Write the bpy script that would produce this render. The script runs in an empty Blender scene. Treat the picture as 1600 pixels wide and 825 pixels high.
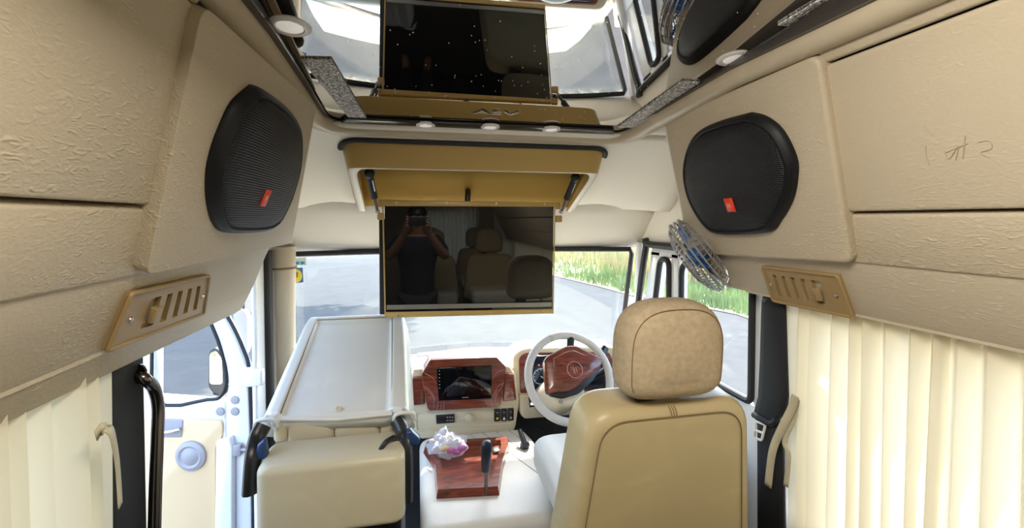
import bpy, bmesh, math, random
from mathutils import Vector, Matrix
random.seed(7)
S = bpy.context.scene
COL = S.collection
V = Vector
R = math.radians

# ------------------------------------------------------------------ camera, world, sun, exposure
F = 700.0                       # focal length in pixels of the 1600x825 frame
CU, CV = 800.0, 360.0           # optical axis
YAW = math.atan(148 / F)        # the cabin's long axis is +Y; the camera looks a little to the right of it
PITCH = math.atan(17 / F)
c_fwd = V((math.sin(YAW) * math.cos(PITCH), math.cos(YAW) * math.cos(PITCH), -math.sin(PITCH)))
c_right = V((math.cos(YAW), -math.sin(YAW), 0))
c_up = c_right.cross(c_fwd)
cam = bpy.data.cameras.new('camera')
co = bpy.data.objects.new('camera', cam)
COL.objects.link(co)
co.matrix_world = Matrix((c_right, c_up, -c_fwd)).transposed().to_4x4()
cam.sensor_width = 36
cam.lens = 36 * F / 1600
cam.shift_y = -(412.5 - CV) / 1600
cam.clip_start = 0.02
cam.clip_end = 400
S.camera = co

S.view_settings.view_transform = 'Standard'
S.view_settings.look = 'None'
S.view_settings.gamma = 1
S.view_settings.exposure = 1.55
W = bpy.data.worlds.new('sky')
S.world = W
W.use_nodes = True
nt = W.node_tree
sky = nt.nodes.new('ShaderNodeTexSky')
sky.sky_type = 'NISHITA'
sky.sun_disc = False
sky.sun_elevation = R(57)
sky.sun_rotation = R(28)
sky.air_density = 1.0
sky.dust_density = 2.0
bg = nt.nodes['Background']
nt.links.new(sky.outputs[0], bg.inputs[0])
bg.inputs[1].default_value = 0.60
SUN_DIR = V((0.24, 0.46, 0.85)).normalized()
sl = bpy.data.lights.new('sun', 'SUN')
sl.energy = 5.5
sl.angle = R(0.6)
sl.color = (1, 0.95, 0.86)
so = bpy.data.objects.new('sun', sl)
COL.objects.link(so)
so.rotation_euler = SUN_DIR.to_track_quat('Z', 'Y').to_euler()

def area(name, loc, target, sx, sy, watts, color=(1, 1, 1)):
    l = bpy.data.lights.new(name, 'AREA')
    l.shape = 'RECTANGLE'; l.size = sx; l.size_y = sy
    l.energy = watts; l.color = color
    o = bpy.data.objects.new(name, l)
    COL.objects.link(o)
    o.location = loc
    o.rotation_euler = (V(loc) - V(target)).to_track_quat('Z', 'Y').to_euler()
    return o
# unseen fill light added under the roof to brighten the lockers; no lamp there
area('saloon_fill', (0.08, 0.30, 0.37), (0.32, 0.30, -0.4), 0.35, 0.5, 6.2, (1, 0.95, 0.87))

# ------------------------------------------------------------------ helpers
def ray(u, v):
    return (c_fwd + c_right * ((u - CU) / F) - c_up * ((v - CV) / F))
def on(u, v, p, n):
    """where the sight line through a photograph pixel meets a real surface (plane through p, normal n)"""
    r = ray(u, v); n = V(n)
    return r * (V(p).dot(n) / r.dot(n))
def onX(u, v, x): return on(u, v, (x, 0, 0), (1, 0, 0))
def onY(u, v, y): return on(u, v, (0, y, 0), (0, 1, 0))
def onZ(u, v, z): return on(u, v, (0, 0, z), (0, 0, 1))
def px_size(n, p): return n * V(p).dot(c_fwd) / F

class Geo:
    def __init__(s): s.v = []; s.f = []
    def add(s, v, f):
        k = len(s.v); s.v += [V(p) for p in v]; s.f += [[i + k for i in q] for q in f]; return s
    def box(s, c, size, rot=None):
        x, y, z = (d / 2 for d in size)
        vs = [V((a * x, b * y, e * z)) for a in (-1, 1) for b in (-1, 1) for e in (-1, 1)]
        if rot is not None: vs = [rot @ p for p in vs]
        vs = [p + V(c) for p in vs]
        return s.add(vs, [(0, 1, 3, 2), (4, 6, 7, 5), (0, 4, 5, 1), (2, 3, 7, 6), (0, 2, 6, 4), (1, 5, 7, 3)])
    def prism(s, pts, off):
        n = len(pts); off = V(off)
        a = [V(p) for p in pts]
        return s.add(a + [p + off for p in a], [list(range(n))[::-1], list(range(n, 2 * n))] + [(i, (i + 1) % n, n + (i + 1) % n, n + i) for i in range(n)])
    def tube(s, pts, r, n=10, closed=False, flat=1.0, caps=True):
        pts = [V(p) for p in pts]; m = len(pts)
        rr = r if isinstance(r, (list, tuple)) else [r] * m
        vs = []; nrm = None
        for i, p in enumerate(pts):
            if closed: t = pts[(i + 1) % m] - pts[i - 1]
            else: t = pts[min(i + 1, m - 1)] - pts[max(i - 1, 0)]
            t.normalize()
            if nrm is None:
                nrm = t.orthogonal().normalized()
                if abs(t.z) < 0.9: nrm = (V((0, 0, 1)) - t * t.z).normalized()
            else: nrm = (nrm - t * nrm.dot(t)).normalized()
            b = t.cross(nrm)
            for k in range(n):
                a = 2 * math.pi * k / n
                vs.append(p + nrm * math.cos(a) * rr[i] + b * math.sin(a) * rr[i] * flat)
        fs = []
        for i in range(m if closed else m - 1):
            j = (i + 1) % m
            for k in range(n):
                fs.append((i * n + k, i * n + (k + 1) % n, j * n + (k + 1) % n, j * n + k))
        if not closed and caps:
            fs.append(list(range(n))[::-1]); fs.append([(m - 1) * n + k for k in range(n)])
        return s.add(vs, fs)
    def lathe(s, prof, origin, axis, n=24, sx=1.0, ref=None):
        """profile (radius, height) turned about axis"""
        axis = V(axis).normalized()
        a = (V(ref) - axis * V(ref).dot(axis)).normalized() if ref is not None else axis.orthogonal().normalized()
        b = axis.cross(a); vs = []; o = V(origin)
        for r, h in prof:
            for k in range(n):
                t = 2 * math.pi * k / n
                vs.append(o + axis * h + a * (math.cos(t) * r * sx) + b * (math.sin(t) * r))
        fs = []
        for i in range(len(prof) - 1):
            for k in range(n):
                fs.append((i * n + k, i * n + (k + 1) % n, (i + 1) * n + (k + 1) % n, (i + 1) * n + k))
        fs.append(list(range(n))[::-1]); m = (len(prof) - 1) * n
        fs.append([m + k for k in range(n)])
        return s.add(vs, fs)
    def grid(s, rows):
        n = len(rows[0]); vs = [p for r_ in rows for p in r_]
        return s.add(vs, [(i * n + k, i * n + k + 1, (i + 1) * n + k + 1, (i + 1) * n + k) for i in range(len(rows) - 1) for k in range(n - 1)])
    def loft(s, loops):
        n = len(loops[0]); vs = [p for l in loops for p in l]; m = len(loops)
        fs = [(i * n + k, i * n + (k + 1) % n, (i + 1) * n + (k + 1) % n, (i + 1) * n + k) for i in range(m - 1) for k in range(n)]
        fs += [list(range(n))[::-1], [(m - 1) * n + k for k in range(n)]]
        return s.add(vs, fs)
    def sphere(s, c, rad, n=12, m=8):
        rad = V(rad) if not isinstance(rad, (int, float)) else V((rad, rad, rad))
        loops = []
        for i in range(m + 1):
            t = math.pi * (0.02 + 0.96 * i / m)
            loops.append([V(c) + V((rad.x * math.sin(t) * math.cos(2 * math.pi * k / n), rad.y * math.sin(t) * math.sin(2 * math.pi * k / n), rad.z * math.cos(t))) for k in range(n)])
        return s.loft(loops)

def obj(name, g, m, parent=None, bevel=0, seg=3, sub=0, solid=0, smooth=True, keep=False, label=None, kind=None, offs=-1.0, angle=40):
    me = bpy.data.meshes.new(name)
    me.from_pydata([tuple(p) for p in g.v], [], g.f)
    me.update()
    bm = bmesh.new(); bm.from_mesh(me)
    if not keep: bmesh.ops.recalc_face_normals(bm, faces=bm.faces)
    for fc in bm.faces: fc.smooth = smooth
    bm.to_mesh(me); bm.free()
    o = bpy.data.objects.new(name, me); COL.objects.link(o)
    for mm in (m if isinstance(m, list) else [m]): me.materials.append(mm)
    if parent is not None: adopt(o, parent)
    if solid:
        q = o.modifiers.new('thick', 'SOLIDIFY'); q.thickness = solid; q.offset = offs
    if bevel:
        q = o.modifiers.new('round', 'BEVEL'); q.width = bevel; q.segments = seg; q.limit_method = 'ANGLE'; q.angle_limit = R(35)
        q.harden_normals = False
    if sub:
        q = o.modifiers.new('sub', 'SUBSURF'); q.levels = sub; q.render_levels = sub
    if smooth and not sub:
        # auto smooth
        bm = bmesh.new(); bm.from_mesh(me)
        for e in bm.edges:
            if len(e.link_faces) == 2 and e.calc_face_angle(0) > R(angle) and not bevel: e.smooth = False
        bm.to_mesh(me); bm.free()
    if label: o['label'] = label
    if kind: o['kind'] = kind
    return o
def adopt(o, parent):
    o.parent = parent
    loc = V(parent.location); q = parent.parent
    while q is not None: loc = loc + V(q.location); q = q.parent
    o.matrix_parent_inverse = Matrix.Translation(-V(parent.location)) if parent.type == 'EMPTY' else Matrix.Identity(4)
def thing(name, label, cat, loc=(0, 0, 0), group=None):
    o = bpy.data.objects.new(name, None); COL.objects.link(o)
    o.empty_display_size = 0.05
    o.location = loc; o['label'] = label; o['category'] = cat
    if group: o['group'] = group
    return o
def tag(o, label, cat, group=None):
    o['label'] = label; o['category'] = cat
    if group: o['group'] = group
    return o
def struct(name, g, m, label=None, **k):
    o = obj(name, g, m, **k); o['kind'] = 'structure'
    if label: o['label'] = label
    return o
def dup(root, delta, label=None):
    r = root.copy(); COL.objects.link(r); r.location = V(root.location) + V(delta)
    if label: r['label'] = label
    def rec(a, b):
        for ch in list(a.children):
            c = ch.copy(); COL.objects.link(c); c.parent = b; c.matrix_parent_inverse = ch.matrix_parent_inverse.copy()
            rec(ch, c)
    rec(root, r)
    return r
def text(name, body, size, mat_, parent, origin, right, up, extrude=0.0006, align='CENTER', stretch=1.0):
    cu = bpy.data.curves.new(name, 'FONT'); cu.body = body; cu.size = size; cu.extrude = extrude
    cu.align_x = align; cu.align_y = 'CENTER'
    o = bpy.data.objects.new(name, cu); COL.objects.link(o); cu.materials.append(mat_)
    r_ = V(right).normalized(); u_ = (V(up) - r_ * V(up).dot(r_)).normalized(); n_ = r_.cross(u_)
    M = Matrix((r_, u_, n_)).transposed().to_4x4(); M.translation = V(origin)
    me = bpy.data.meshes.new_from_object(o.evaluated_get(bpy.context.evaluated_depsgraph_get()))
    bpy.data.objects.remove(o)
    me.transform(Matrix.Diagonal((stretch, 1, 1, 1)))
    me.transform(M)
    o = bpy.data.objects.new(name, me); COL.objects.link(o)
    if parent is not None: adopt(o, parent)
    return o
def round_poly(pts, r, seg=5):
    """round the corners of a planar 3D polygon"""
    out = []; n = len(pts); pts = [V(p) for p in pts]
    rs = r if isinstance(r, (list, tuple)) else [r] * n
    for i in range(n):
        p, a, b = pts[i], pts[i - 1], pts[(i + 1) % n]
        da = (a - p); db = (b - p); q = min(rs[i], da.length * 0.49, db.length * 0.49)
        if q < 1e-5: out.append(p); continue
        A = p + da.normalized() * q; B = p + db.normalized() * q
        for k in range(seg + 1):
            t = k / seg
            out.append(A * (1 - t) ** 2 + p * 2 * t * (1 - t) + B * t * t)
    return out
def rrect(w, h, r, seg=6):
    pts = []
    for cx, cy, a0 in ((w / 2 - r, h / 2 - r, 0), (-w / 2 + r, h / 2 - r, 90), (-w / 2 + r, -h / 2 + r, 180), (w / 2 - r, -h / 2 + r, 270)):
        for k in range(seg + 1):
            a = R(a0 + 90 * k / seg); pts.append((cx + r * math.cos(a), cy + r * math.sin(a)))
    return pts
def bez(pts, n=8):
    """smooth polyline through points (Catmull-Rom)"""
    pts = [V(p) for p in pts]; out = []
    for i in range(len(pts) - 1):
        p0 = pts[max(i - 1, 0)]; p1 = pts[i]; p2 = pts[i + 1]; p3 = pts[min(i + 2, len(pts) - 1)]
        for k in range(n):
            t = k / n
            out.append(0.5 * ((2 * p1) + (p2 - p0) * t + (2 * p0 - 5 * p1 + 4 * p2 - p3) * t * t + (3 * p1 - p0 - 3 * p2 + p3) * t ** 3))
    out.append(pts[-1]); return out
def puff(outline, org, ax, ay, az, depth, round_, layers=7, crown=0.0):
    """a soft slab: outline (x, y) in the plane ax/ay, thick along az, its rim rounded by round_"""
    org, ax, ay, az = V(org), V(ax), V(ay), V(az)
    cx = sum(p[0] for p in outline) / len(outline); cy = sum(p[1] for p in outline) / len(outline)
    hw = max(abs(p[0] - cx) for p in outline); hh = max(abs(p[1] - cy) for p in outline)
    loops = []
    def ring(ins, h):
        fx = 1 - ins / hw; fy = 1 - ins / hh
        return [org + ax * (cx + (p[0] - cx) * fx) + ay * (cy + (p[1] - cy) * fy) + az * h for p in outline]
    half = depth / 2
    seq = []
    for k in range(layers + 1):
        a = math.pi / 2 * k / layers
        seq.append((round_ * (1 - math.sin(a)), -half + round_ * (1 - math.cos(a))))
    inner = [(min(hw, hh) * 0.95, -half - crown), (min(hw, hh) * 0.6, -half - crown * 0.8), (min(hw, hh) * 0.3 + round_ * .5, -half - crown * 0.35)] if crown else []
    full = inner + seq
    full = full + [(i, -h) for i, h in full[::-1]]
    for ins, h in full: loops.append(ring(ins, h))
    return Geo().loft(loops)

# ------------------------------------------------------------------ materials
def nodes(name):
    m = bpy.data.materials.new(name); m.use_nodes = True
    t = m.node_tree; b = t.nodes['Principled BSDF']
    return m, t, b
def simple(name, col, rough=0.5, metal=0.0, spec=0.5, bump=None, vary=0.0, vscale=6.0, emit=None, coat=0.0, alpha=None):
    m, t, b = nodes(name)
    b.inputs['Base Color'].default_value = (*col, 1)
    b.inputs['Roughness'].default_value = rough
    b.inputs['Metallic'].default_value = metal
    b.inputs['Specular IOR Level'].default_value = spec
    b.inputs['Coat Weight'].default_value = coat
    b.inputs['Coat Roughness'].default_value = 0.05
    if bump or vary:
        tc = t.nodes.new('ShaderNodeTexCoord')
    if vary:
        nz = t.nodes.new('ShaderNodeTexNoise'); nz.inputs['Scale'].default_value = vscale; nz.inputs['Detail'].default_value = 5
        t.links.new(tc.outputs['Object'], nz.inputs['Vector'])
        rp = t.nodes.new('ShaderNodeValToRGB')
        rp.color_ramp.elements[0].position = 0.3; rp.color_ramp.elements[1].position = 0.7
        rp.color_ramp.elements[0].color = (*[c * (1 - vary) for c in col], 1)
        rp.color_ramp.elements[1].color = (*[min(1, c * (1 + vary)) for c in col], 1)
        t.links.new(nz.outputs['Fac'], rp.inputs[0]); t.links.new(rp.outputs[0], b.inputs['Base Color'])
    if bump:
        sc, st, dist = bump
        nb = t.nodes.new('ShaderNodeTexNoise'); nb.inputs['Scale'].default_value = sc; nb.inputs['Detail'].default_value = 4
        t.links.new(tc.outputs['Object'], nb.inputs['Vector'])
        bp = t.nodes.new('ShaderNodeBump'); bp.inputs['Strength'].default_value = st; bp.inputs['Distance'].default_value = dist
        t.links.new(nb.outputs['Fac'], bp.inputs['Height']); t.links.new(bp.outputs[0], b.inputs['Normal'])
    if emit:
        b.inputs['Emission Color'].default_value = (*emit[0], 1); b.inputs['Emission Strength'].default_value = emit[1]
    return m
def leather(name, col, rough=0.5, scale=22, strength=0.5, stretch=(1, 0.55, 1.5)):
    """creased leatherette: stretched wrinkles over a fine grain"""
    m, t, b = nodes(name)
    L = t.links.new
    tc = t.nodes.new('ShaderNodeTexCoord'); mp = t.nodes.new('ShaderNodeMapping')
    mp.inputs['Scale'].default_value = stretch; mp.inputs['Rotation'].default_value = (R(25), 0, 0)
    L(tc.outputs['Object'], mp.inputs['Vector'])
    wr = t.nodes.new('ShaderNodeTexNoise'); wr.noise_type = 'RIDGED_MULTIFRACTAL' if hasattr(wr, 'noise_type') else wr.noise_type
    wr.inputs['Scale'].default_value = scale; wr.inputs['Detail'].default_value = 4; wr.inputs['Distortion'].default_value = 0.9
    L(mp.outputs[0], wr.inputs['Vector'])
    fi = t.nodes.new('ShaderNodeTexNoise'); fi.inputs['Scale'].default_value = 160; fi.inputs['Detail'].default_value = 3
    L(tc.outputs['Object'], fi.inputs['Vector'])
    mask = t.nodes.new('ShaderNodeTexNoise'); mask.inputs['Scale'].default_value = 3.5; mask.inputs['Detail'].default_value = 2
    L(tc.outputs['Object'], mask.inputs['Vector'])
    mr = t.nodes.new('ShaderNodeMapRange'); mr.inputs[1].default_value = 0.35; mr.inputs[2].default_value = 0.65
    L(mask.outputs['Fac'], mr.inputs[0])
    mu = t.nodes.new('ShaderNodeMath'); mu.operation = 'MULTIPLY'
    L(wr.outputs['Fac'], mu.inputs[0]); L(mr.outputs[0], mu.inputs[1])
    ad = t.nodes.new('ShaderNodeMath'); ad.operation = 'MULTIPLY_ADD'; ad.inputs[1].default_value = 0.35
    L(fi.outputs['Fac'], ad.inputs[0]); L(mu.outputs[0], ad.inputs[2])
    bp = t.nodes.new('ShaderNodeBump'); bp.inputs['Strength'].default_value = strength; bp.inputs['Distance'].default_value = 0.004
    L(ad.outputs[0], bp.inputs['Height']); L(bp.outputs[0], b.inputs['Normal'])
    rp = t.nodes.new('ShaderNodeMixRGB'); rp.inputs[1].default_value = (*[c * 0.93 for c in col], 1); rp.inputs[2].default_value = (*col, 1)
    L(mask.outputs['Fac'], rp.inputs[0])
    cr = t.nodes.new('ShaderNodeMapRange'); cr.inputs[1].default_value = 0.0; cr.inputs[2].default_value = 0.9; cr.inputs[3].default_value = 0.84; cr.inputs[4].default_value = 1.06  # wrinkle shading put into the colour, creases darker
    L(mu.outputs[0], cr.inputs[0])
    vm = t.nodes.new('ShaderNodeVectorMath'); vm.operation = 'SCALE'
    L(rp.outputs[0], vm.inputs[0]); L(cr.outputs[0], vm.inputs['Scale']); L(vm.outputs[0], b.inputs['Base Color'])
    b.inputs['Roughness'].default_value = rough; b.inputs['Specular IOR Level'].default_value = 0.35
    return m
def wood(name):
    m, t, b = nodes(name); L = t.links.new
    tc = t.nodes.new('ShaderNodeTexCoord'); mp = t.nodes.new('ShaderNodeMapping'); mp.inputs['Scale'].default_value = (1.0, 3, 9)
    L(tc.outputs['Object'], mp.inputs['Vector'])
    nz = t.nodes.new('ShaderNodeTexNoise'); nz.inputs['Scale'].default_value = 9; nz.inputs['Detail'].default_value = 6; nz.inputs['Distortion'].default_value = 1.2
    L(mp.outputs[0], nz.inputs['Vector'])
    rp = t.nodes.new('ShaderNodeValToRGB')
    rp.color_ramp.elements[0].position = 0.32; rp.color_ramp.elements[0].color = (0.085, 0.018, 0.010, 1)
    rp.color_ramp.elements[1].position = 0.7; rp.color_ramp.elements[1].color = (0.30, 0.065, 0.035, 1)
    L(nz.outputs['Fac'], rp.inputs[0]); L(rp.outputs[0], b.inputs['Base Color'])
    b.inputs['Roughness'].default_value = 0.3; b.inputs['Coat Weight'].default_value = 0.6; b.inputs['Coat Roughness'].default_value = 0.08
    return m
def pane(name, tint=(0.9, 0.93, 0.92), gloss=1.0):
    m = bpy.data.materials.new(name); m.use_nodes = True; t = m.node_tree; t.nodes.clear(); L = t.links.new
    out = t.nodes.new('ShaderNodeOutputMaterial'); mx = t.nodes.new('ShaderNodeMixShader')
    tr = t.nodes.new('ShaderNodeBsdfTransparent'); tr.inputs[0].default_value = (*tint, 1)
    gl = t.nodes.new('ShaderNodeBsdfGlossy'); gl.inputs['Roughness'].default_value = 0.015
    lw = t.nodes.new('ShaderNodeLayerWeight'); lw.inputs[0].default_value = 0.5
    pw = t.nodes.new('ShaderNodeMath'); pw.operation = 'POWER'; pw.inputs[1].default_value = 5
    ma = t.nodes.new('ShaderNodeMath'); ma.operation = 'MULTIPLY_ADD'; ma.inputs[1].default_value = 0.8 * gloss; ma.inputs[2].default_value = 0.04 * gloss
    ma.use_clamp = True
    L(lw.outputs['Facing'], pw.inputs[0]); L(pw.outputs[0], ma.inputs[0]); L(ma.outputs[0], mx.inputs[0])
    L(tr.outputs[0], mx.inputs[1]); L(gl.outputs[0], mx.inputs[2]); L(mx.outputs[0], out.inputs[0])
    return m
def cloth(name, col, trans=0.5):
    m = bpy.data.materials.new(name); m.use_nodes = True; t = m.node_tree; t.nodes.clear(); L = t.links.new
    out = t.nodes.new('ShaderNodeOutputMaterial'); mx = t.nodes.new('ShaderNodeMixShader'); mx.inputs[0].default_value = trans
    d = t.nodes.new('ShaderNodeBsdfDiffuse'); d.inputs[0].default_value = (*col, 1)
    r_ = t.nodes.new('ShaderNodeBsdfTranslucent'); r_.inputs[0].default_value = (*col, 1)
    L(d.outputs[0], mx.inputs[1]); L(r_.outputs[0], mx.inputs[2]); L(mx.outputs[0], out.inputs[0])
    return m
def grille_mat(name):
    m, t, b = nodes(name); L = t.links.new
    tc = t.nodes.new('ShaderNodeTexCoord')
    w1 = t.nodes.new('ShaderNodeTexWave'); w1.bands_direction = 'Z'; w1.inputs['Scale'].default_value = 62
    w2 = t.nodes.new('ShaderNodeTexWave'); w2.bands_direction = 'Y'; w2.inputs['Scale'].default_value = 52
    L(tc.outputs['Object'], w1.inputs[0]); L(tc.outputs['Object'], w2.inputs[0])
    ad = t.nodes.new('ShaderNodeMath'); ad.operation = 'MULTIPLY_ADD'; ad.inputs[1].default_value = 0.5
    L(w2.outputs['Fac'], ad.inputs[0]); L(w1.outputs['Fac'], ad.inputs[2])
    bp = t.nodes.new('ShaderNodeBump'); bp.inputs['Strength'].default_value = 0.7; bp.inputs['Distance'].default_value = 0.0018
    L(ad.outputs[0], bp.inputs['Height']); L(bp.outputs[0], b.inputs['Normal'])
    b.inputs['Base Color'].default_value = (0.010, 0.010, 0.011, 1); b.inputs['Roughness'].default_value = 0.5; b.inputs['Specular IOR Level'].default_value = 0.3
    return m
def glitter(name):
    m, t, b = nodes(name); L = t.links.new
    tc = t.nodes.new('ShaderNodeTexCoord')
    vo = t.nodes.new('ShaderNodeTexVoronoi'); vo.inputs['Scale'].default_value = 170
    L(tc.outputs['Object'], vo.inputs['Vector'])
    rp = t.nodes.new('ShaderNodeValToRGB'); rp.color_ramp.elements[0].color = (0.30, 0.275, 0.255, 1); rp.color_ramp.elements[1].color = (0.95, 0.92, 0.90, 1)
    rp.color_ramp.elements[0].position = 0.25; rp.color_ramp.elements[1].position = 0.8
    L(vo.outputs['Color'], rp.inputs[0]); L(rp.outputs[0], b.inputs['Base Color'])
    bp = t.nodes.new('ShaderNodeBump'); bp.inputs['Strength'].default_value = 1; bp.inputs['Distance'].default_value = 0.006
    L(vo.outputs['Distance'], bp.inputs['Height']); L(bp.outputs[0], b.inputs['Normal'])
    b.inputs['Metallic'].default_value = 0.1; b.inputs['Roughness'].default_value = 0.3
    return m
def ground_mat(name, c1, c2, scale, bump=0.3):
    m, t, b = nodes(name); L = t.links.new
    tc = t.nodes.new('ShaderNodeTexCoord'); nz = t.nodes.new('ShaderNodeTexNoise'); nz.inputs['Scale'].default_value = scale; nz.inputs['Detail'].default_value = 8
    L(tc.outputs['Object'], nz.inputs['Vector'])
    rp = t.nodes.new('ShaderNodeValToRGB'); rp.color_ramp.elements[0].color = (*c1, 1); rp.color_ramp.elements[1].color = (*c2, 1)
    rp.color_ramp.elements[0].position = 0.35; rp.color_ramp.elements[1].position = 0.65
    L(nz.outputs['Fac'], rp.inputs[0]); L(rp.outputs[0], b.inputs['Base Color'])
    b.inputs['Roughness'].default_value = 0.9; b.inputs['Specular IOR Level'].default_value = 0.1
    return m

M = {}
M['leather'] = leather('creased_beige_leatherette', (0.63, 0.525, 0.37), scale=100, strength=0.6)
M['leather_plain'] = leather('smooth_beige_leatherette', (0.64, 0.535, 0.385), scale=85, strength=0.4)
M['roll'] = leather('padded_roll_leatherette', (0.64, 0.53, 0.37), rough=0.38, scale=14, strength=0.25)
M['liner'] = simple('cream_headliner', (0.84, 0.79, 0.70), 0.6, bump=(60, 0.15, 0.002), spec=0.3)
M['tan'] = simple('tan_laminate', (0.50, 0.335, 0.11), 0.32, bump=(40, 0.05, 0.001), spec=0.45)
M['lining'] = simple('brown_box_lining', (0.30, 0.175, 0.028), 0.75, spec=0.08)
M['vent'] = simple('tan_vent_plastic', (0.35, 0.232, 0.095), 0.45)
M['surround'] = simple('black_speaker_surround', (0.008, 0.008, 0.009), 0.5, spec=0.3)
M['black'] = simple('black_plastic', (0.012, 0.012, 0.013), 0.35)
M['rubber'] = simple('black_rubber', (0.015, 0.014, 0.015), 0.6)
M['webbing'] = simple('black_webbing', (0.010, 0.010, 0.013), 0.75, bump=(300, 0.4, 0.001))
M['grille'] = grille_mat('speaker_grille_mesh')
M['red'] = simple('red_badge', (0.80, 0.045, 0.012), 0.4)
M['white_print'] = simple('white_print', (0.85, 0.85, 0.85), 0.5)
M['badge_print'] = simple('badge_print', (0.85, 0.35, 0.25), 0.5)
M['white_paint'] = simple('white_body_paint', (0.78, 0.77, 0.78), 0.25, coat=0.4)
M['chrome'] = simple('chrome', (0.75, 0.75, 0.77), 0.12, metal=1)
M['dark_chrome'] = simple('dark_steel', (0.16, 0.14, 0.13), 0.22, metal=1)
M['steel'] = simple('screw_steel', (0.55, 0.53, 0.5), 0.3, metal=1)
M['wood'] = wood('rosewood_veneer')
M['groove'] = simple('groove_highlight', (0.42, 0.19, 0.15), 0.25, coat=0.5)
M['seat_white'] = leather('off_white_seat_leatherette', (0.84, 0.82, 0.755), rough=0.36, scale=9, strength=0.15)
M['seat_cream'] = leather('cream_seat_leatherette', (0.68, 0.60, 0.42), rough=0.38, scale=9, strength=0.18)
M['seat_beige'] = leather('beige_seat_leatherette', (0.58, 0.46, 0.25), rough=0.36, scale=8, strength=0.15)
M['suede'] = simple('tan_suede', (0.47, 0.365, 0.235), 0.9, vary=0.10, vscale=70, bump=(220, 0.3, 0.001), spec=0.15)
M['stitch'] = simple('brown_thread', (0.20, 0.12, 0.05), 0.8)
M['quilt_thread'] = simple('quilt_thread', (0.48, 0.42, 0.31), 0.7)
M['letter'] = simple('satin_foil', (0.75, 0.73, 0.70), 0.35, metal=0.6)
M['dash'] = simple('cream_dash_plastic', (0.72, 0.63, 0.46), 0.4, bump=(180, 0.1, 0.001))
M['screen'] = simple('black_display_glass', (0.004, 0.004, 0.005), 0.03, spec=0.5)
M['tvglass'] = simple('television_screen_glass', (0.007, 0.007, 0.008), 0.02, spec=0.9)
M['silver'] = simple('brushed_silver_bezel', (0.35, 0.34, 0.32), 0.35, metal=0.7)
M['wheel'] = leather('white_wheel_wrap', (0.76, 0.73, 0.68), rough=0.4, scale=14, strength=0.2)
M['curtain'] = cloth('cream_curtain_cloth', (0.80, 0.725, 0.55), 0.24)
M['glass'] = pane('window_glass')
M['windscreen'] = pane('windscreen_glass', (0.84, 0.88, 0.88), 0.75)
M['mirror_panel'] = simple('bronze_mirror_acrylic', (0.50, 0.475, 0.44), 0.008, metal=1.0)
M['frame_dark'] = simple('dark_bronze_frame', (0.045, 0.037, 0.03), 0.22)
M['glitter'] = glitter('glitter_strip')
M['lamp_rim'] = simple('white_lamp_rim', (0.80, 0.76, 0.72), 0.35)
M['lens'] = simple('frosted_lamp_lens', (0.80, 0.76, 0.70), 0.2, bump=(400, 0.6, 0.002), emit=((1, 0.92, 0.84), 0.12))
M['spark'] = simple('fibre_end', (0.8, 0.8, 0.8), 0.3, emit=((0.9, 0.92, 1), 0.1))
M['fan_grey'] = simple('grey_fan_wire', (0.46, 0.44, 0.42), 0.35, metal=0.6)
M['fan_blue'] = simple('blue_fan_blade', (0.02, 0.16, 0.52), 0.35)
M['mat'] = simple('black_floor_mat', (0.016, 0.014, 0.013), 0.8, bump=(90, 0.7, 0.006))
M['door_tan'] = simple('tan_door_card', (0.70, 0.51, 0.30), 0.5, bump=(200, 0.1, 0.001))
M['grey_plastic'] = simple('grey_plastic', (0.33, 0.31, 0.33), 0.45)
M['mirror'] = simple('mirror_glass', (0.85, 0.87, 0.86), 0.02, metal=1)
M['teal'] = simple('teal_print', (0.02, 0.42, 0.50), 0.5)
M['stick_blue'] = simple('blue_print', (0.05, 0.16, 0.42), 0.5)
M['stick_yellow'] = simple('yellow_print', (0.85, 0.66, 0.05), 0.5)
M['ink'] = simple('dark_print', (0.10, 0.12, 0.10), 0.6)
M['pencil'] = simple('faint_pencil', (0.46, 0.37, 0.25), 0.6)
M['yellow_btn'] = simple('yellow_button_print', (0.75, 0.55, 0.06), 0.5)
M['blue_gauge'] = simple('gauge_face', (0.006, 0.012, 0.03), 0.15)
M['gauge_line'] = simple('gauge_print', (0.35, 0.5, 0.65), 0.4, emit=((0.5, 0.7, 1), 0.15))
M['red_led'] = simple('red_led', (0.6, 0.02, 0.02), 0.4, emit=((1, 0.05, 0.08), 1.5))
M['icon_led'] = simple('icon_led', (0.7, 0.8, 0.9), 0.4, emit=((0.75, 0.88, 1), 0.8))
M['bag'] = pane('clear_polythene', (0.93, 0.93, 0.94), 1.5)
M['bag_cloth'] = cloth('milky_polythene', (0.80, 0.78, 0.82), 0.45)
M['pink'] = simple('pink_wrapper', (0.55, 0.16, 0.42), 0.4)
M['asphalt'] = ground_mat('sunlit_asphalt', (0.072, 0.071, 0.070), (0.086, 0.084, 0.082), 3.0)
M['soil'] = ground_mat('dry_verge_soil', (0.42, 0.33, 0.22), (0.52, 0.45, 0.33), 1.2)
M['grass_green'] = simple('green_grass', (0.27, 0.34, 0.12), 0.8, vary=0.4, vscale=0.8)
M['grass_dry'] = simple('dry_grass', (0.52, 0.44, 0.22), 0.8, vary=0.3, vscale=0.8)
M['leaf'] = simple('tree_leaf', (0.10, 0.22, 0.04), 0.6, vary=0.4, vscale=1.0)
M['bark'] = simple('tree_bark', (0.16, 0.11, 0.07), 0.9, bump=(12, 0.8, 0.05))
M['skin'] = simple('brown_skin', (0.30, 0.16, 0.09), 0.5)
M['shirt'] = simple('dark_navy_shirt', (0.016, 0.02, 0.035), 0.8, bump=(30, 0.4, 0.01))
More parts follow.
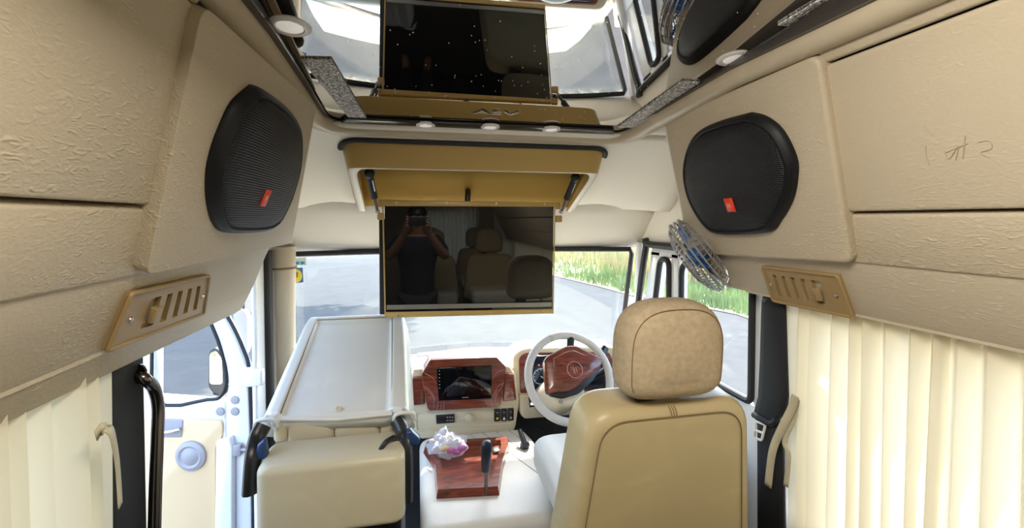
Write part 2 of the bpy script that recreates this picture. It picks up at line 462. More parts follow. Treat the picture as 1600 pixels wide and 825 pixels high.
M['trouser'] = simple('grey_trousers', (0.05, 0.05, 0.055), 0.8)
M['hair'] = simple('black_hair', (0.008, 0.007, 0.006), 0.5)

# ------------------------------------------------------------------ the van: dimensions (metres, eye at the origin, +Y to the windscreen)
XC = 0.26                        # centre line
ZF = -1.50                       # saloon floor
XL, XR = XC - 0.90, XC + 0.90    # inner faces of the side walls
YB = -3.0                        # rear wall
SIDE = {'left': -1, 'right': 1}
def sx(s, h): return XC + s * h

# floor, walls, roof
struct('floor', Geo().box((XC, -0.15, ZF - 0.03), (1.9, 5.7, 0.06)), M['mat'], label='black rubber matting on the van floor')
for nm, s in SIDE.items():
    x = sx(s, 0.90)
    g = Geo()
    t = 0.05 * s
    y_p = 1.02 if s < 0 else 1.15
    # wall under the curtains, wall over the saloon windows, window posts
    g.box((x + t / 2, (YB + y_p) / 2, (ZF - 0.92) / 2), (abs(t), y_p - YB, abs(ZF + 0.92)))
    g.box((x + t / 2, (YB + y_p) / 2, 0.10), (abs(t), y_p - YB, 0.72))
    for yy in (YB + 0.1, -1.35, -0.05):
        g.box((x + t / 2, yy, -0.6), (abs(t), 0.12, 0.72))
    struct('wall_' + nm, g, M['liner'], label='cream side wall of the van under the %s curtains' % nm)
    for yy0, yy1 in ((YB + 0.16, -1.41), (-1.29, -0.11), (0.01, y_p - 0.01)):
        p_ = obj('window_%d' % (2 if s < 0 else 3), Geo().add([(x + t * 0.6, yy0, -0.92), (x + t * 0.6, yy1, -0.92), (x + t * 0.6, yy1, -0.26), (x + t * 0.6, yy0, -0.26)], [(0, 1, 2, 3)]), M['glass'], smooth=False)
        p_['kind'] = 'structure'; p_['label'] = 'side window pane behind the %s curtain' % nm
    # side panel above the cab door
    g = Geo().prism([(x, y_p - 0.05, -0.13), (x, 2.30, -0.13), (x, 2.30, 0.40), (x, y_p - 0.05, 0.40)], (t, 0, 0))
    struct('trim_' + ('1' if s < 0 else '2'), g, M['liner'], label='cream panel above the %s cab door' % nm)
g = Geo()
for x0, x1, z0, z1 in ((XL - 0.05, XR + 0.05, ZF - 0.05, -0.62), (XL - 0.05, XR + 0.05, 0.14, 0.55), (XL - 0.05, 0.10, -0.62, 0.14), (0.86, XR + 0.05, -0.62, 0.14)):
    g.box(((x0 + x1) / 2, YB - 0.03, (z0 + z1) / 2), (x1 - x0, 0.06, z1 - z0))
struct('wall_back', g, M['suede'], label='rear wall of the van around the rear window')
struct('platform', Geo().box((XC, -1.85, ZF + 0.06), (1.8, 2.3, 0.12)), M['mat'], label='raised floor under the rear seats')
struct('roof', Geo().box((XC, -0.2, 0.56), (1.9, 5.9, 0.05)), M['white_paint'], label='outer roof skin of the van')

# ---- mirrored ceiling panel
ZT = lambda y: 0.385 - max(0, y - 1.0) * 0.075       # edge of the roof opening
MT = math.tan(R(5.8))
ZM = lambda y: 0.331 + (1.60 - y) * MT               # mirror plane, tilted down to the front
PXL, PXR, PYF, PYB = -0.285, 0.768, 1.60, -2.6
n_m = V((0, -MT, -1)).normalized()
def onM(u, v): return on(u, v, (0, 1.60, 0.331), n_m)
cel = thing('ceiling_panel', 'bronze mirror-acrylic ceiling panel edged in dark bronze, reflecting the television', 'ceiling panel', (XC, 0, 0.36))
out = round_poly([(PXL, PYB, 0), (PXR, PYB, 0), (PXR, 0, 0), (PXR, 1.0, 0), (PXR, 1.3, 0), (PXR, PYF, 0), (PXL, PYF, 0), (PXL, 1.3, 0), (PXL, 1.0, 0), (PXL, 0, 0)], [0, 0, 0, 0, 0, 0.07, 0.07, 0, 0, 0])
out = [V((p.x, p.y, ZM(p.y))) for p in out]
obj('mirror_sheet', Geo().prism(out, (0, 0, 0.008)), M['mirror_panel'], cel, smooth=False)
g = Geo()
low = [V((p.x, p.y, ZT(p.y) - 0.006)) for p in out]
cxy = V((XC, 0.4, 0))
def grow(p, k): 
    q = V(p); d = V((p.x - XC, p.y - 0.4, 0)); 
    return V((p.x + (k if p.x > XC else -k), p.y + (k if p.y > 0 else -k), p.z))
skirt_in = [V((p.x, p.y, p.z + 0.004)) for p in out]
lip_in = [V((grow(p, -0.004).x, grow(p, -0.004).y, min(p2.z, p.z - 0.002))) for p, p2 in zip(out, low)]
lip_out = [grow(p, 0.020) for p in low]
n_ = len(out)
g.add(skirt_in + lip_in + lip_out, [(i, (i + 1) % n_, n_ + (i + 1) % n_, n_ + i) for i in range(n_)] + [(n_ + i, n_ + (i + 1) % n_, 2 * n_ + (i + 1) % n_, 2 * n_ + i) for i in range(n_)])
obj('edge_frame', g, M['frame_dark'], cel, solid=0.006, offs=0, smooth=True, label='dark bronze edge frame')
# front lip carrying three small lamps
g = Geo().prism([(PXL + 0.06, PYF - 0.055, ZM(PYF - 0.055) - 0.001), (PXR - 0.06, PYF - 0.055, ZM(PYF - 0.055) - 0.001), (PXR - 0.03, PYF, ZM(PYF) - 0.003), (PXL + 0.03, PYF, ZM(PYF) - 0.003)], n_m * 0.010)
obj('front_lip', g, M['frame_dark'], cel, bevel=0.003, seg=2)
def strip_px(pts):
    q = [onM(*p) for p in pts]
    obj('glitter_strip', Geo().prism([p + n_m * 0.001 for p in q], n_m * 0.004), M['glitter'], cel, smooth=False, label='sparkling textured strip')
strip_px([(470, 90), (518, 91), (575, 187), (549, 187)])
strip_px([(1101, 127), (1066, 125), (965, 197), (992, 198)])
strip_px([(1262, 38), (1215, 37), (1275, 0), (1320, -20), (1345, -12)])
# fibre-optic ends scattered through the panel
g = Geo(); rnd = random.Random(3)
for i in range(210):
    x = rnd.uniform(PXL + 0.04, PXR - 0.04); y = rnd.uniform(0.35, PYF - 0.08)
    r_ = rnd.uniform(0.0007, 0.0014)
    c = V((x, y, ZM(y)))
    g.add([c + V((r_, 0, 0)), c + V((0, r_, 0)), c + V((-r_, 0, 0)), c + V((0, -r_, 0)), c + n_m * 0.0015], [(0, 1, 4), (1, 2, 4), (2, 3, 4), (3, 0, 4)])
o = obj('fibre_light_end', g, M['spark'], cel, smooth=False); o['kind'] = 'stuff'
# shop lettering in mirror foil
text('lettering', 'ASV', 0.052, M['letter'], cel, onM(775, 176) + n_m * 0.003, (1, 0, 0), (0, -1, 0), extrude=0.0008, stretch=1.65)

# ---- recessed lamps
def downlight(u, v, r, label, group, lift=0.0):
    c = onM(u, v) + n_m * lift
    t = thing('recessed_lamp', label, 'lamp', c, group)
    obj('rim', Geo().lathe([(r * 0.62, 0.002), (r * 0.70, 0.0045), (r * 0.9, 0.004), (r, 0.001), (r, -0.003)], c, n_m, 28), M['lamp_rim'], t)
    obj('lens', Geo().lathe([(r * 0.66, 0.0020), (r * 0.5, 0.0035), (r * 0.2, 0.0042), (r * 0.02, 0.0044)], c, n_m, 24), M['lens'], t, label='ribbed frosted lens')
downlight(453, 41, 0.041, 'round white recessed lamp in the ceiling panel above the left speaker', 'recessed ceiling lamps')
downlight(1147, 91, 0.041, 'round white recessed lamp in the ceiling panel above the right speaker', 'recessed ceiling lamps')
for u, v, w in ((665, 191, 'left of the shop lettering'), (766, 194, 'under the shop lettering, middle of three'), (861, 198, 'right of the shop lettering')):
    downlight(u, v, 0.034, 'small round white lamp on the front lip, ' + w, 'front lip lamps', 0.010)

# ---- padded roll round the roof opening
lx, rx = -0.325, 0.806
pts = [V((lx, y, ZT(y) - 0.012)) for y in [-2.6 + 0.1 * k for k in range(41)]]
cor = round_poly([V((lx, 1.40, ZT(1.40) - 0.012)), V((lx, 1.635, 0.322)), V((rx, 1.635, 0.322)), V((rx, 1.40, ZT(1.40) - 0.012))], [0.0, 0.13, 0.13, 0.0], 8)
pts += cor + [V((rx, p.y, p.z)) for p in pts[::-1]]
struct('trim_3', Geo().tube(pts, 0.032, 14), M['roll'], label='padded beige roll round the edge of the ceiling panel')
for s in (-1, 1):
    g = Geo().prism([V((sx(s, 0.56), 0.9, 0.375)), V((sx(s, 0.56), 1.55, 0.35)), V((sx(s, 0.45), 1.66, 0.338)), V((sx(s, 0.45), 2.1, 0.338)), V((sx(s, 0.9), 2.1, 0.338)), V((sx(s, 0.9), 0.9, 0.375))], (0, 0, 0.02))
    struct('trim_4', g, M['liner'], label='cream roof lining beside the ceiling panel')
# front of the saloon ceiling: padded nose from the panel to the cab hump
# ---- cab headliner hump
def hump_rows():
    rows = []
    prof = [(1.585, 0.324), (1.61, 0.312), (1.66, 0.300), (1.74, 0.266), (1.85, 0.205), (1.98, 0.130), (2.08, 0.078), (2.13, 0.060), (2.155, 0.062), (2.16, 0.085), (2.14, 0.12)]
    N = 40
    for j, (y, z) in enumerate(prof):
        row = []
        for i in range(N + 1):
            x = -0.635 + (1.155 + 0.635) * i / N
            a = abs(x - XC) / 0.895
            pull = max(0.0, (a - 0.62) / 0.38) ** 2.2
            yy = 1.585 + (y - 1.585) * (1 - 0.42 * pull)
            zz = z + 0.0 * pull - 0.02 * pull
            row.append(V((x, yy, zz)))
        rows.append(row)
    return rows
struct('ceiling', Geo().grid(hump_rows()), M['liner'], solid=0.01, offs=0, label='cream padded ceiling hump over the cab')
# header panel between hump and windscreen
rows = []
for z, y in ((0.14, 2.06), (0.02, 2.16), (-0.06, 2.23), (-0.12, 2.285), (-0.150, 2.31)):
    row = []
    for i in range(25):
        x = -0.65 + 1.83 * i / 24; a = (x - XC) / 0.9
        row.append(V((x, y - 0.10 * a * a, z)))
    rows.append(row)
struct('trim_5', Geo().grid(rows), M['liner'], solid=0.012, offs=1, label='cream header panel above the windscreen')
for xa, xb in ((0.02, 0.06), (0.62, 0.50)):
    pts = [V((xa + (xb - xa) * k / 4, 2.155 + 0.14 * k / 4 - 0.012, 0.03 - 0.165 * k / 4)) for k in range(5)]
    struct('trim_6', Geo().tube(pts, 0.0022, 6), M['stitch'], label='stitched seam in the header panel')

# ---- overhead lockers and speaker boxes
A_, B_ = (0.56, 0.385), (0.76, -0.112)
def face_n(s): return V((-s * 0.497, 0, -0.20)).normalized()
def strip_n(s): return V((-s * 0.138, 0, -0.065)).normalized()
def onF(s, u, v, lift=0.0): 
    n = face_n(s); return on(u, v, V((sx(s, A_[0]), 0, A_[1])) + n * lift, n)
def onS(s, u, v, lift=0.0):
    n = strip_n(s); return on(u, v, V((sx(s, 0.756), 0, B_[1])) + n * lift, n)
def F_at(s, y, z, lift=0.0):
    k = (z - A_[1]) / (B_[1] - A_[1]); return V((sx(s, A_[0] + (B_[0] - A_[0]) * k), y, z)) + face_n(s) * lift
def S_at(s, y, z, lift=0.0):
    k = (z + 0.112) / (-0.248 + 0.112); return V((sx(s, 0.756 + 0.066 * k), y, z)) + strip_n(s) * lift
PX = {
 'left': dict(lid=[(311, 14), (246, 322)], low=[(241, 326), (229, 430)], box=[(318, 6), (494, 166), (456, 380), (229, 430)], val=[(318, -6), (311, 12)],
   strip=[(416, 400), (372, 488)], spk=[(389, 132), (404, 137), (438, 162), (457, 187), (463, 211), (462, 254), (454, 289), (440, 327), (418, 356), (355, 362), (333, 351), (322, 318), (320, 274), (327, 235), (341, 196), (360, 158)],
   badge=(414, 309), vent=[(327, 431), (205, 459), (167, 548), (318, 490)]),
 'right': dict(lid=[(1286, 104), (1321, 332)], low=[(1323, 336), (1333, 412)], box=[(1278, 84), (1036, 188), (1077, 397), (1329, 413)], val=[(1274, 78), (1283, 102)],
   strip=[(1077, 398), (1166, 455)], spk=[(1175, 175), (1200, 182), (1226, 204), (1246, 245), (1248, 274), (1241, 311), (1222, 344), (1201, 362), (1127, 364), (1102, 348), (1082, 315), (1073, 282), (1073, 253), (1082, 222), (1098, 202), (1131, 187)],
   badge=(1141, 320), vent=[(1191, 417), (1309, 431), (1333, 496), (1208, 470)]),
}
WORD = {'left': 'left', 'right': 'right'}
for nm, s in SIDE.items():
    D = PX[nm]; n = face_n(s); ns = strip_n(s)
    back = lambda p, y=-1.6: V((p.x, y, p.z))
    t = thing('overhead_locker', 'beige leatherette overhead locker along the %s side above the %s curtain' % (nm, nm), 'locker', (sx(s, 0.85), -0.3, -0.25), 'overhead lockers')
    # black backing sheet standing in for the shade in the lid gaps
    a = onF(s, *D['lid'][0], -0.012); b = onF(s, *D['low'][1], -0.012)
    c1, c2 = F_at(s, a.y + 0.04, 0.385, -0.014), F_at(s, b.y + 0.04, -0.115, -0.014)
    obj('gap_backing', Geo().prism([c1, c2, V((c2.x, -1.6, c2.z)), V((c1.x, -1.6, c1.z))], -n * 0.02), M['rubber'], t, smooth=False, label='black backing sheet for the shade between the lids')
    lift = 0.016
    p = [onF(s, *D['lid'][0], lift), onF(s, *D['lid'][1], lift)]
    q = [F_at(s, p[0].y, p[0].z, lift), p[1]]
    q = [p[0], p[1], V((p[1].x, -1.6, p[1].z)), V((p[0].x, -1.6, p[0].z))]
    obj('lid', Geo().prism(round_poly(q, [0.012, 0.016, 0.01, 0.01]), -n * 0.030), M['leather'], t, bevel=0.010, seg=3)
    p = [onF(s, *D['low'][0], 0.010), onF(s, *D['low'][1], 0.010)]
    obj('lower_panel', Geo().prism([p[0], p[1], back(p[1]), back(p[0])], -n * 0.026), M['leather'], t, bevel=0.008, seg=3)
    # narrow padded rail over the lid
    zt = 0.385
    p = [onF(s, *D['val'][0], 0.018), onF(s, *D['val'][1], 0.018)]
    obj('top_rail', Geo().prism([p[0], p[1], back(p[1]), back(p[0])], -n * 0.030), M['leather'], t, bevel=0.008, seg=3)
    # service strip below
    p0, p1 = onS(s, *D['strip'][0]), onS(s, *D['strip'][1])
    if s > 0:
        fr = [onS(s, 1077, 398), onS(s, 1108, 428), onS(s, 1138, 450), onS(s, 1166, 456)]
    else:
        fr = [onS(s, 416, 400), onS(s, 400, 440), onS(s, 378, 484), onS(s, 366, 492)]
    poly = [S_at(s, fr[0].y, fr[0].z + 0.034)] + fr + [S_at(s, -1.6, -0.250), S_at(s, -1.6, -0.076)]
    obj('service_strip', Geo().prism(poly, -ns * 0.03), M['leather_plain'], t, bevel=0.008, seg=3)
    # underside back to the wall
    yb = fr[-1].y
    obj('underside', Geo().prism([V((sx(s, 0.815), yb, -0.243)), V((sx(s, 0.90), yb, -0.243)), V((sx(s, 0.90), -1.6, -0.243)), V((sx(s, 0.815), -1.6, -0.243))], (0, 0, 0.02)), M['leather_plain'], t)

    # speaker box
    bx = thing('speaker_box', 'padded beige box carrying the %s loudspeaker in front of the locker lids' % nm, 'speaker box', onF(s, *D['box'][2]), 'speaker boxes')
    lift = 0.034
    q = [onF(s, *p, lift) for p in D['box']]
    q = round_poly(q, [0.03, 0.022, 0.02, 0.02])
    obj('padded_shell', Geo().prism(q, -n * 0.072), M['leather'], bx, bevel=0.026, seg=5)
    # end plate facing the cab
    e = [onF(s, *D['box'][1], 0.0), onF(s, *D['box'][2], 0.0)]
    obj('end_plate', Geo().prism([e[0], e[1], V((sx(s, 0.89), e[1].y, e[1].z)), V((sx(s, 0.89), e[0].y, e[0].z))], (0, -0.02, 0)), M['liner'], bx)
    b0, b1 = onF(s, *D['box'][2], 0.026), onF(s, *D['box'][3], 0.026)
    hz = lambda p: V((sx(s, 0.88), p.y, p.z + 0.012))
    obj('bottom_board', Geo().prism([b0 + V((0, -0.012, 0.012)), b1 + V((0, 0.01, 0.012)), hz(b1), hz(b0)], (0, 0, 0.01)), M['leather_plain'], bx)
    # loudspeaker
    lp = [onF(s, *p, lift) for p in D['spk']]
    lp = bez(lp + [lp[0]], 4)[:-1]
    c = sum(lp, V()) / len(lp)
    sp = thing('loudspeaker', 'black oval loudspeaker with mesh grille and red badge on the %s speaker box' % nm, 'speaker', c, 'loudspeakers')
    k = lambda f, h: [c + (p - c) * f + n * h for p in lp]
    obj('surround', Geo().loft([k(0.94, -0.02), k(1.0, -0.002), k(1.005, 0.006), k(0.985, 0.016), k(0.93, 0.024), k(0.89, 0.020), k(0.87, 0.008)]), M['surround'], sp)
    obj('grille', Geo().loft([k(0.90, 0.006), k(0.895, 0.021), k(0.86, 0.027), k(0.70, 0.032), k(0.45, 0.035), k(0.2, 0.036), k(0.03, 0.036)]), M['grille'], sp, label='black ribbed mesh grille')
    bc = onF(s, *D['badge'], lift + 0.034)
    ay = V((0, -s, 0)); az = n.cross(ay).normalized()
    if az.z < 0: az = -az
    b = obj('badge', Geo().prism([bc + ay * x * 0.017 + az * z * 0.021 for x, z in ((-1, -1), (1, -1), (1, 1), (-1, 1))], n * 0.004), M['red'], sp, bevel=0.001, seg=1, label='small red badge')
    text('badge_lettering', 'JBL', 0.015, M['badge_print'], b, bc + n * 0.0045, ay, az, extrude=0.0003)

    # air vent
    vp = [onS(s, *p, 0.010) for p in D['vent']]
    vt = thing('air_vent', 'tan plastic slotted air vent with a slide lever on the %s service strip' % nm, 'vent', vp[3], 'air vents')
    Q = lambda a, b_, h=0.0: (vp[0] * (1 - a) + vp[1] * a) * (1 - b_) + (vp[3] * (1 - a) + vp[2] * a) * b_ + ns * h
    cuts = [(0.12, 0.175), (0.25, 0.305), (0.38, 0.44), (0.51, 0.575), (0.645, 0.765)]
    g = Geo()
    bars = [(0, 1, 0, 0.2), (0, 1, 0.8, 1)]
    e_ = [0] + [x for c_ in cuts for x in c_] + [1]
    bars += [(e_[i], e_[i + 1], 0.2, 0.8) for i in range(0, len(e_), 2)]
    for a0, a1, b0, b1 in bars:
        g.prism([Q(a0, b0), Q(a1, b0), Q(a1, b1), Q(a0, b1)], -ns * 0.014)
    obj('plate', g, M['vent'], vt, smooth=False)
    rim = [Q(0, 0), Q(1, 0), Q(1, 1), Q(0, 1)]
    obj('plate_rim', Geo().tube(round_poly(rim, 0.008), 0.0045, 8, closed=True), M['vent'], vt)
    obj('slot_backing', Geo().prism([Q(0.05, 0.15, -0.020), Q(0.85, 0.15, -0.020), Q(0.85, 0.85, -0.020), Q(0.05, 0.85, -0.020)], -ns * 0.004), M['rubber'], vt, smooth=False, label='black backing sheet for the shade in the slots')  # flat black sheet paints the shade seen through the slots
    for c0, c1 in cuts[:4]:
        obj('louvre', Geo().prism([Q(c0 + 0.035, 0.2, -0.006), Q(c1 + 0.004, 0.2, -0.016), Q(c1 + 0.004, 0.8, -0.016), Q(c0 + 0.035, 0.8, -0.006)], ns * -0.002), M['vent'], vt, smooth=False)
    a0, a1 = (0.665, 0.745)
    obj('slide_lever', Geo().prism([Q(a0, 0.36, 0), Q(a1, 0.36, 0), Q(a1, 0.68, 0), Q(a0, 0.68, 0)], ns * 0.012), M['vent'], vt, bevel=0.003, seg=2)
    for a, b_ in ((0.055, 0.5), (0.90, 0.52)):
        obj('screw', Geo().lathe([(0.006, 0), (0.0055, 0.002), (0.003, 0.0032), (0.0005, 0.0034)], Q(a, b_), ns, 12), M['steel'], vt)

# faint pencil scribble on the right lid
nR = face_n(1); lid_r = [o for o in bpy.data.objects if o.name.startswith('lid') and o.matrix_parent_inverse.translation.x < -0.9][0]
for stroke in ([(1446, 228), (1447, 244), (1452, 258)], [(1475, 236), (1483, 248), (1497, 228), (1493, 250)], [(1478, 238), (1512, 224)], [(1508, 212), (1504, 248)], [(1528, 222), (1545, 220), (1549, 232), (1532, 238), (1546, 246)], [(1442, 196), (1458, 212)]):
    obj('pencil_mark', Geo().tube(bez([onF(1, u, v, 0.0170) for u, v in stroke], 4), 0.0008, 5), M['pencil'], lid_r)

# ---- cab posts, windscreen, windows
def post(name, g, m, label, **k): return struct(name, g, m, label=label, **k)
# firewall ahead of the footwells, coloured black to put in their shade
struct('wall_front', Geo().box((XC, 2.52, -1.22), (1.84, 0.05, 0.62)), M['mat'], label='firewall blackened for the footwell shade')
# left front pillar: door jamb, rubber seal, padded post
pill = lambda pts, r: Geo().tube(bez(pts, 6), r, 14)
post('trim_7', Geo().prism([V((-0.652, 1.955, ZF)), V((-0.632, 1.955, ZF)), V((-0.632, 2.09, ZF)), V((-0.652, 2.09, ZF))], (0, 0, 1.38)), M['white_paint'], 'white painted door jamb at the front of the open door', bevel=0.01)
post('trim_8', Geo().tube([V((-0.632, 2.098, ZF)), V((-0.632, 2.085, -0.9)), V((-0.632, 2.075, -0.13))], 0.026, 10), M['rubber'], 'black rubber seal on the left pillar')
post('trim_9', Geo().tube([V((-0.610, 2.19, ZF)), V((-0.605, 2.185, -0.8)), V((-0.598, 2.17, -0.45)), V((-0.595, 2.16, -0.12))], [0.060, 0.060, 0.058, 0.062], 16), M['leather_plain'], 'padded beige pillar left of the windscreen')
post('trim_10', Geo().lathe([(0.066, -0.004), (0.067, 0), (0.066, 0.004)], (-0.596, 2.162, -0.215), (0, 0, 1), 20), M['stitch'], 'seam ring on the padded left pillar')
# right pillar
post('trim_11', Geo().tube([V((1.175, 2.28, ZF)), V((1.17, 2.25, -0.8)), V((1.155, 2.19, -0.40)), V((1.150, 2.165, -0.12))], [0.040, 0.035, 0.022, 0.022], 14), M['white_paint'], 'white pillar right of the windscreen')
# B posts with black belts are things; white door frame edge beside the right one
for nm, s in SIDE.items():
    y0, y1 = (1.03, 1.15) if s < 0 else (1.17, 1.255)
    x = sx(s, 0.895)
    post('trim_1' + ('2' if s < 0 else '3'), Geo().prism([V((x - s * 0.035, y0, ZF)), V((x - s * 0.035, y1, ZF)), V((x + s * 0.06, y1, ZF)), V((x + s * 0.06, y0, ZF))], (0, 0, 1.25)), M['webbing'] if s < 0 else M['white_paint'], 'dark post between the %s curtain and the cab door' % nm if s < 0 else 'white post between the right curtain and the cab door', bevel=0.012)

# windscreen
def ws(a, b):
    """a across -1..1, b up 0..1"""
    x = 0.275 + 0.845 * a * (1 + 0.05 * (1 - b))
    yt = 2.315 - 0.115 * a * a; yb_ = 2.74 - 0.30 * a * a
    return V((x, yb_ + (yt - yb_) * b, -0.80 + (0.80 - 0.158) * b))
w1 = obj('window_1', Geo().grid([[ws(-1 + 2 * i / 24, j / 8) for i in range(25)] for j in range(9)]), M['windscreen'], solid=0.005, offs=0)
w1['kind'] = 'structure'; w1['label'] = 'curved windscreen'
path = [ws(-0.985 + 1.97 * i / 30, 1.0) for i in range(31)]
frame = [ws(-1, 0.02), ws(-1, 0.25), ws(-1, 0.5), ws(-1, 0.75), ws(-1, 0.96)] + path + [ws(1, 0.96), ws(1, 0.75), ws(1, 0.5), ws(1, 0.25), ws(1, 0.02)]
obj('gasket', Geo().tube(frame, 0.013, 8), M['rubber'], w1, label='black rubber windscreen gasket')

# right cab door (closed): frame with quarter light and main glass
xr = 1.16
dr = bpy.data.objects.new('door_2', None); COL.objects.link(dr); dr.location = (xr, 1.75, ZF); dr['kind'] = 'structure'; dr['label'] = 'closed right cab door with quarter light'
q_out = [onX(1012, 470, xr), onX(1016, 400, xr)]
zt_d, zs = -0.155, -0.66     # head and sill of the door glass
yF, yQ0, yQ1, yM0, yM1 = 2.075, 1.985, 1.895, 1.80, 1.365
g = Geo()
T = (0.05, 0, 0)
g.prism([(xr, 1.25, zt_d - 0.03), (xr, yF + 0.02, zt_d - 0.03), (xr, yF - 0.01, zt_d + 0.02), (xr, 1.25, zt_d + 0.02)], T)          # head
g.prism([(xr, yF + 0.13, zs), (xr, yQ0 + 0.11, zs), (xr, yQ0, zt_d), (xr, yF, zt_d)], T)         # raked front stile
g.prism([(xr, yQ1, zs), (xr, yM0 + 0.03, zs), (xr, yM0 + 0.03, zt_d), (xr, yQ1, zt_d)], T)       # post
g.prism([(xr, yM1, zs), (xr, 1.24, zs), (xr, 1.24, zt_d), (xr, yM1, zt_d)], T)
g.prism([(xr, 1.22, ZF), (xr, yF + 0.27, ZF), (xr, yF + 0.27, zs), (xr, 1.22, zs)], T)
obj('door_frame', g, M['white_paint'], dr, bevel=0.008, seg=2)
ql = [(xr - 0.004, yQ1 + 0.005, zs + 0.01), (xr - 0.004, yQ0 + 0.09, zs + 0.01), (xr - 0.004, yQ0 - 0.005, zt_d - 0.035), (xr - 0.004, yQ1 + 0.005, zt_d - 0.035)]
ql = round_poly(ql, [0.03, 0.03, 0.06, 0.06])
obj('quarter_light_seal', Geo().tube(ql, 0.014, 8, closed=True), M['rubber'], dr)
obj('quarter_light', Geo().prism(ql, (0.004, 0, 0)), M['glass'], dr, smooth=False)
ml = [(xr - 0.004, yM1, zs + 0.01), (xr - 0.004, yM0, zs + 0.01), (xr - 0.004, yM0, zt_d - 0.035), (xr - 0.004, yM1, zt_d - 0.035)]
ml = round_poly(ml, [0.03, 0.03, 0.06, 0.06])
obj('main_glass_seal', Geo().tube(ml, 0.013, 8, closed=True), M['rubber'], dr)
obj('main_glass', Geo().prism(ml, (0.004, 0, 0)), M['glass'], dr, smooth=False)
fs = [(xr - 0.01, yF + 0.16, zs), (xr - 0.01, yF + 0.035, zt_d + 0.005), (xr - 0.01, yF - 0.03, zt_d + 0.028), (xr - 0.01, 1.3, zt_d + 0.028)]
obj('door_seal', Geo().tube(bez(fs, 6), 0.017, 8), M['rubber'], dr)

# ------------------------------------------------------------------ television box and screen
tb = thing('television_box', 'tan laminated box under the cab ceiling, open below, holding the hinged screen', 'box', (XC - 0.02, 1.85, 0.2))
bw, byf, byb = 0.512, 1.68, 2.06
xb = 0.242
plan = round_poly([(xb - bw, byb, 0), (xb - bw, byf, 0), (xb + bw, byf, 0), (xb + bw, byb, 0)], [0.001, 0.075, 0.075, 0.001], 7)
def hump_z(y):
    pr = [(1.585, 0.324), (1.61, 0.312), (1.66, 0.300), (1.74, 0.266), (1.85, 0.205), (1.98, 0.130), (2.08, 0.078), (2.2, 0.02)]
    for (a, b), (c, d) in zip(pr[:-1], pr[1:]):
        if y <= c: return b + (d - b) * (y - a) / (c - a)
    return 0.02
def zt_box(y): return hump_z(y) + 0.004
def zb_box(y): return 0.187 - max(0, y - 1.74) * 0.47
def inset(p, k, kb=0.0):
    fx = (bw - k) / bw
    return V((xb + (p.x - xb) * fx, byb - (byb - p.y) * (byb - byf - k) / (byb - byf), 0))
top = [V((p.x, p.y, zt_box(p.y))) for p in plan]
o2 = [inset(p, 0.020) for p in plan]
bot = [V((q.x, q.y, zb_box(q.y))) for q in o2]
i2 = [inset(p, 0.048) for p in plan]
boti = [V((q.x, q.y, zb_box(q.y))) for q in i2]
topi = [V((q.x, q.y, zt_box(q.y) - 0.004)) for q in i2]
g = Geo(); n = len(plan)
g.add(top + bot + boti + topi, [(k * n + i, k * n + i + 1, (k + 1) * n + i + 1, (k + 1) * n + i) for k in (0, 2) for i in range(n - 1)])
obj('rim', Geo().add(bot + boti, [(i, i + 1, n + i + 1, n + i) for i in range(n - 1)]), M['liner'], tb, solid=0.002, offs=0, label='cream lower rim with the windscreen light in its colour')  # cream trim that also paints in windscreen light along the lower edge
obj('shell', g, M['tan'], tb)
gs = [inset(p, -0.004) for p in plan]
obj('gasket', Geo().tube([V((q.x, q.y, hump_z(q.y) - 0.010)) for q in gs if q.y < 1.74], 0.0105, 8), M['rubber'], tb, label='black rubber gasket around the top edge')
# inside lining of the box
def lin(x0, x1, pts):
    return Geo().grid([[V((x0 + (x1 - x0) * k / 4, y, z)) for k in range(5)] for y, z in pts])
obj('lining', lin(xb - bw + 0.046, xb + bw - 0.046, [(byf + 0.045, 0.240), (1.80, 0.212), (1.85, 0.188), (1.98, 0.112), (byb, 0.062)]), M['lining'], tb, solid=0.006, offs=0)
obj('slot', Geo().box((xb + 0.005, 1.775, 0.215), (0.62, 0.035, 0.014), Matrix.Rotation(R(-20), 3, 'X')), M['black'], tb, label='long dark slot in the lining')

YT = 1.90
tv = thing('television', 'black flat television hanging face-on below the tan box, reflecting the cabin', 'television', onY(732, 405, YT))
T = lambda u, v, y=YT: onY(u, v, y)
def tquad(u0, v0, u1, v1, y=YT):
    return [T(u0, v0, y), T(u1, v0, y), T(u1, v1, y), T(u0, v1, y)]
obj('casing', Geo().prism([T(592, 342, YT + 0.02), T(862, 342, YT + 0.02), T(860, 490, YT + 0.02), T(593, 492, YT + 0.02)], (0, 0.04, 0)), M['black'], tv, bevel=0.005, seg=2)
scr = obj('screen', Geo().prism([T(601, 321), T(865, 321), T(863, 487), T(603, 488)], (0, 0.014, 0)), M['tvglass'], tv, smooth=False, label='glossy black screen')
obj('top_rail', Geo().prism([T(598, 312, YT - 0.006), T(867, 317, YT - 0.006), T(867, 323, YT - 0.006), T(598, 322, YT - 0.006)], (0, 0.024, 0)), M['tan'], tv, bevel=0.003, seg=2, label='tan top rail')
obj('bottom_rail', Geo().prism([T(602, 488, YT - 0.006), T(865, 483, YT - 0.006), T(864, 490, YT - 0.006), T(604, 497, YT - 0.006)], (0, 0.024, 0)), M['tan'], tv, bevel=0.003, seg=2, label='tan bottom rail')
for a, b in (((598, 312), (602, 497)), ((867, 317), (864, 490))):
    obj('side_edge', Geo().tube([T(*a), T(*b)], 0.003, 6), M['tan'], tv)
obj('bezel_strip', Geo().prism([T(604, 477, YT - 0.003), T(862, 472.5, YT - 0.003), T(862, 479, YT - 0.003), T(604, 484, YT - 0.003)], (0, 0.004, 0)), M['silver'], tv, smooth=False, label='silver strip along the screen foot')
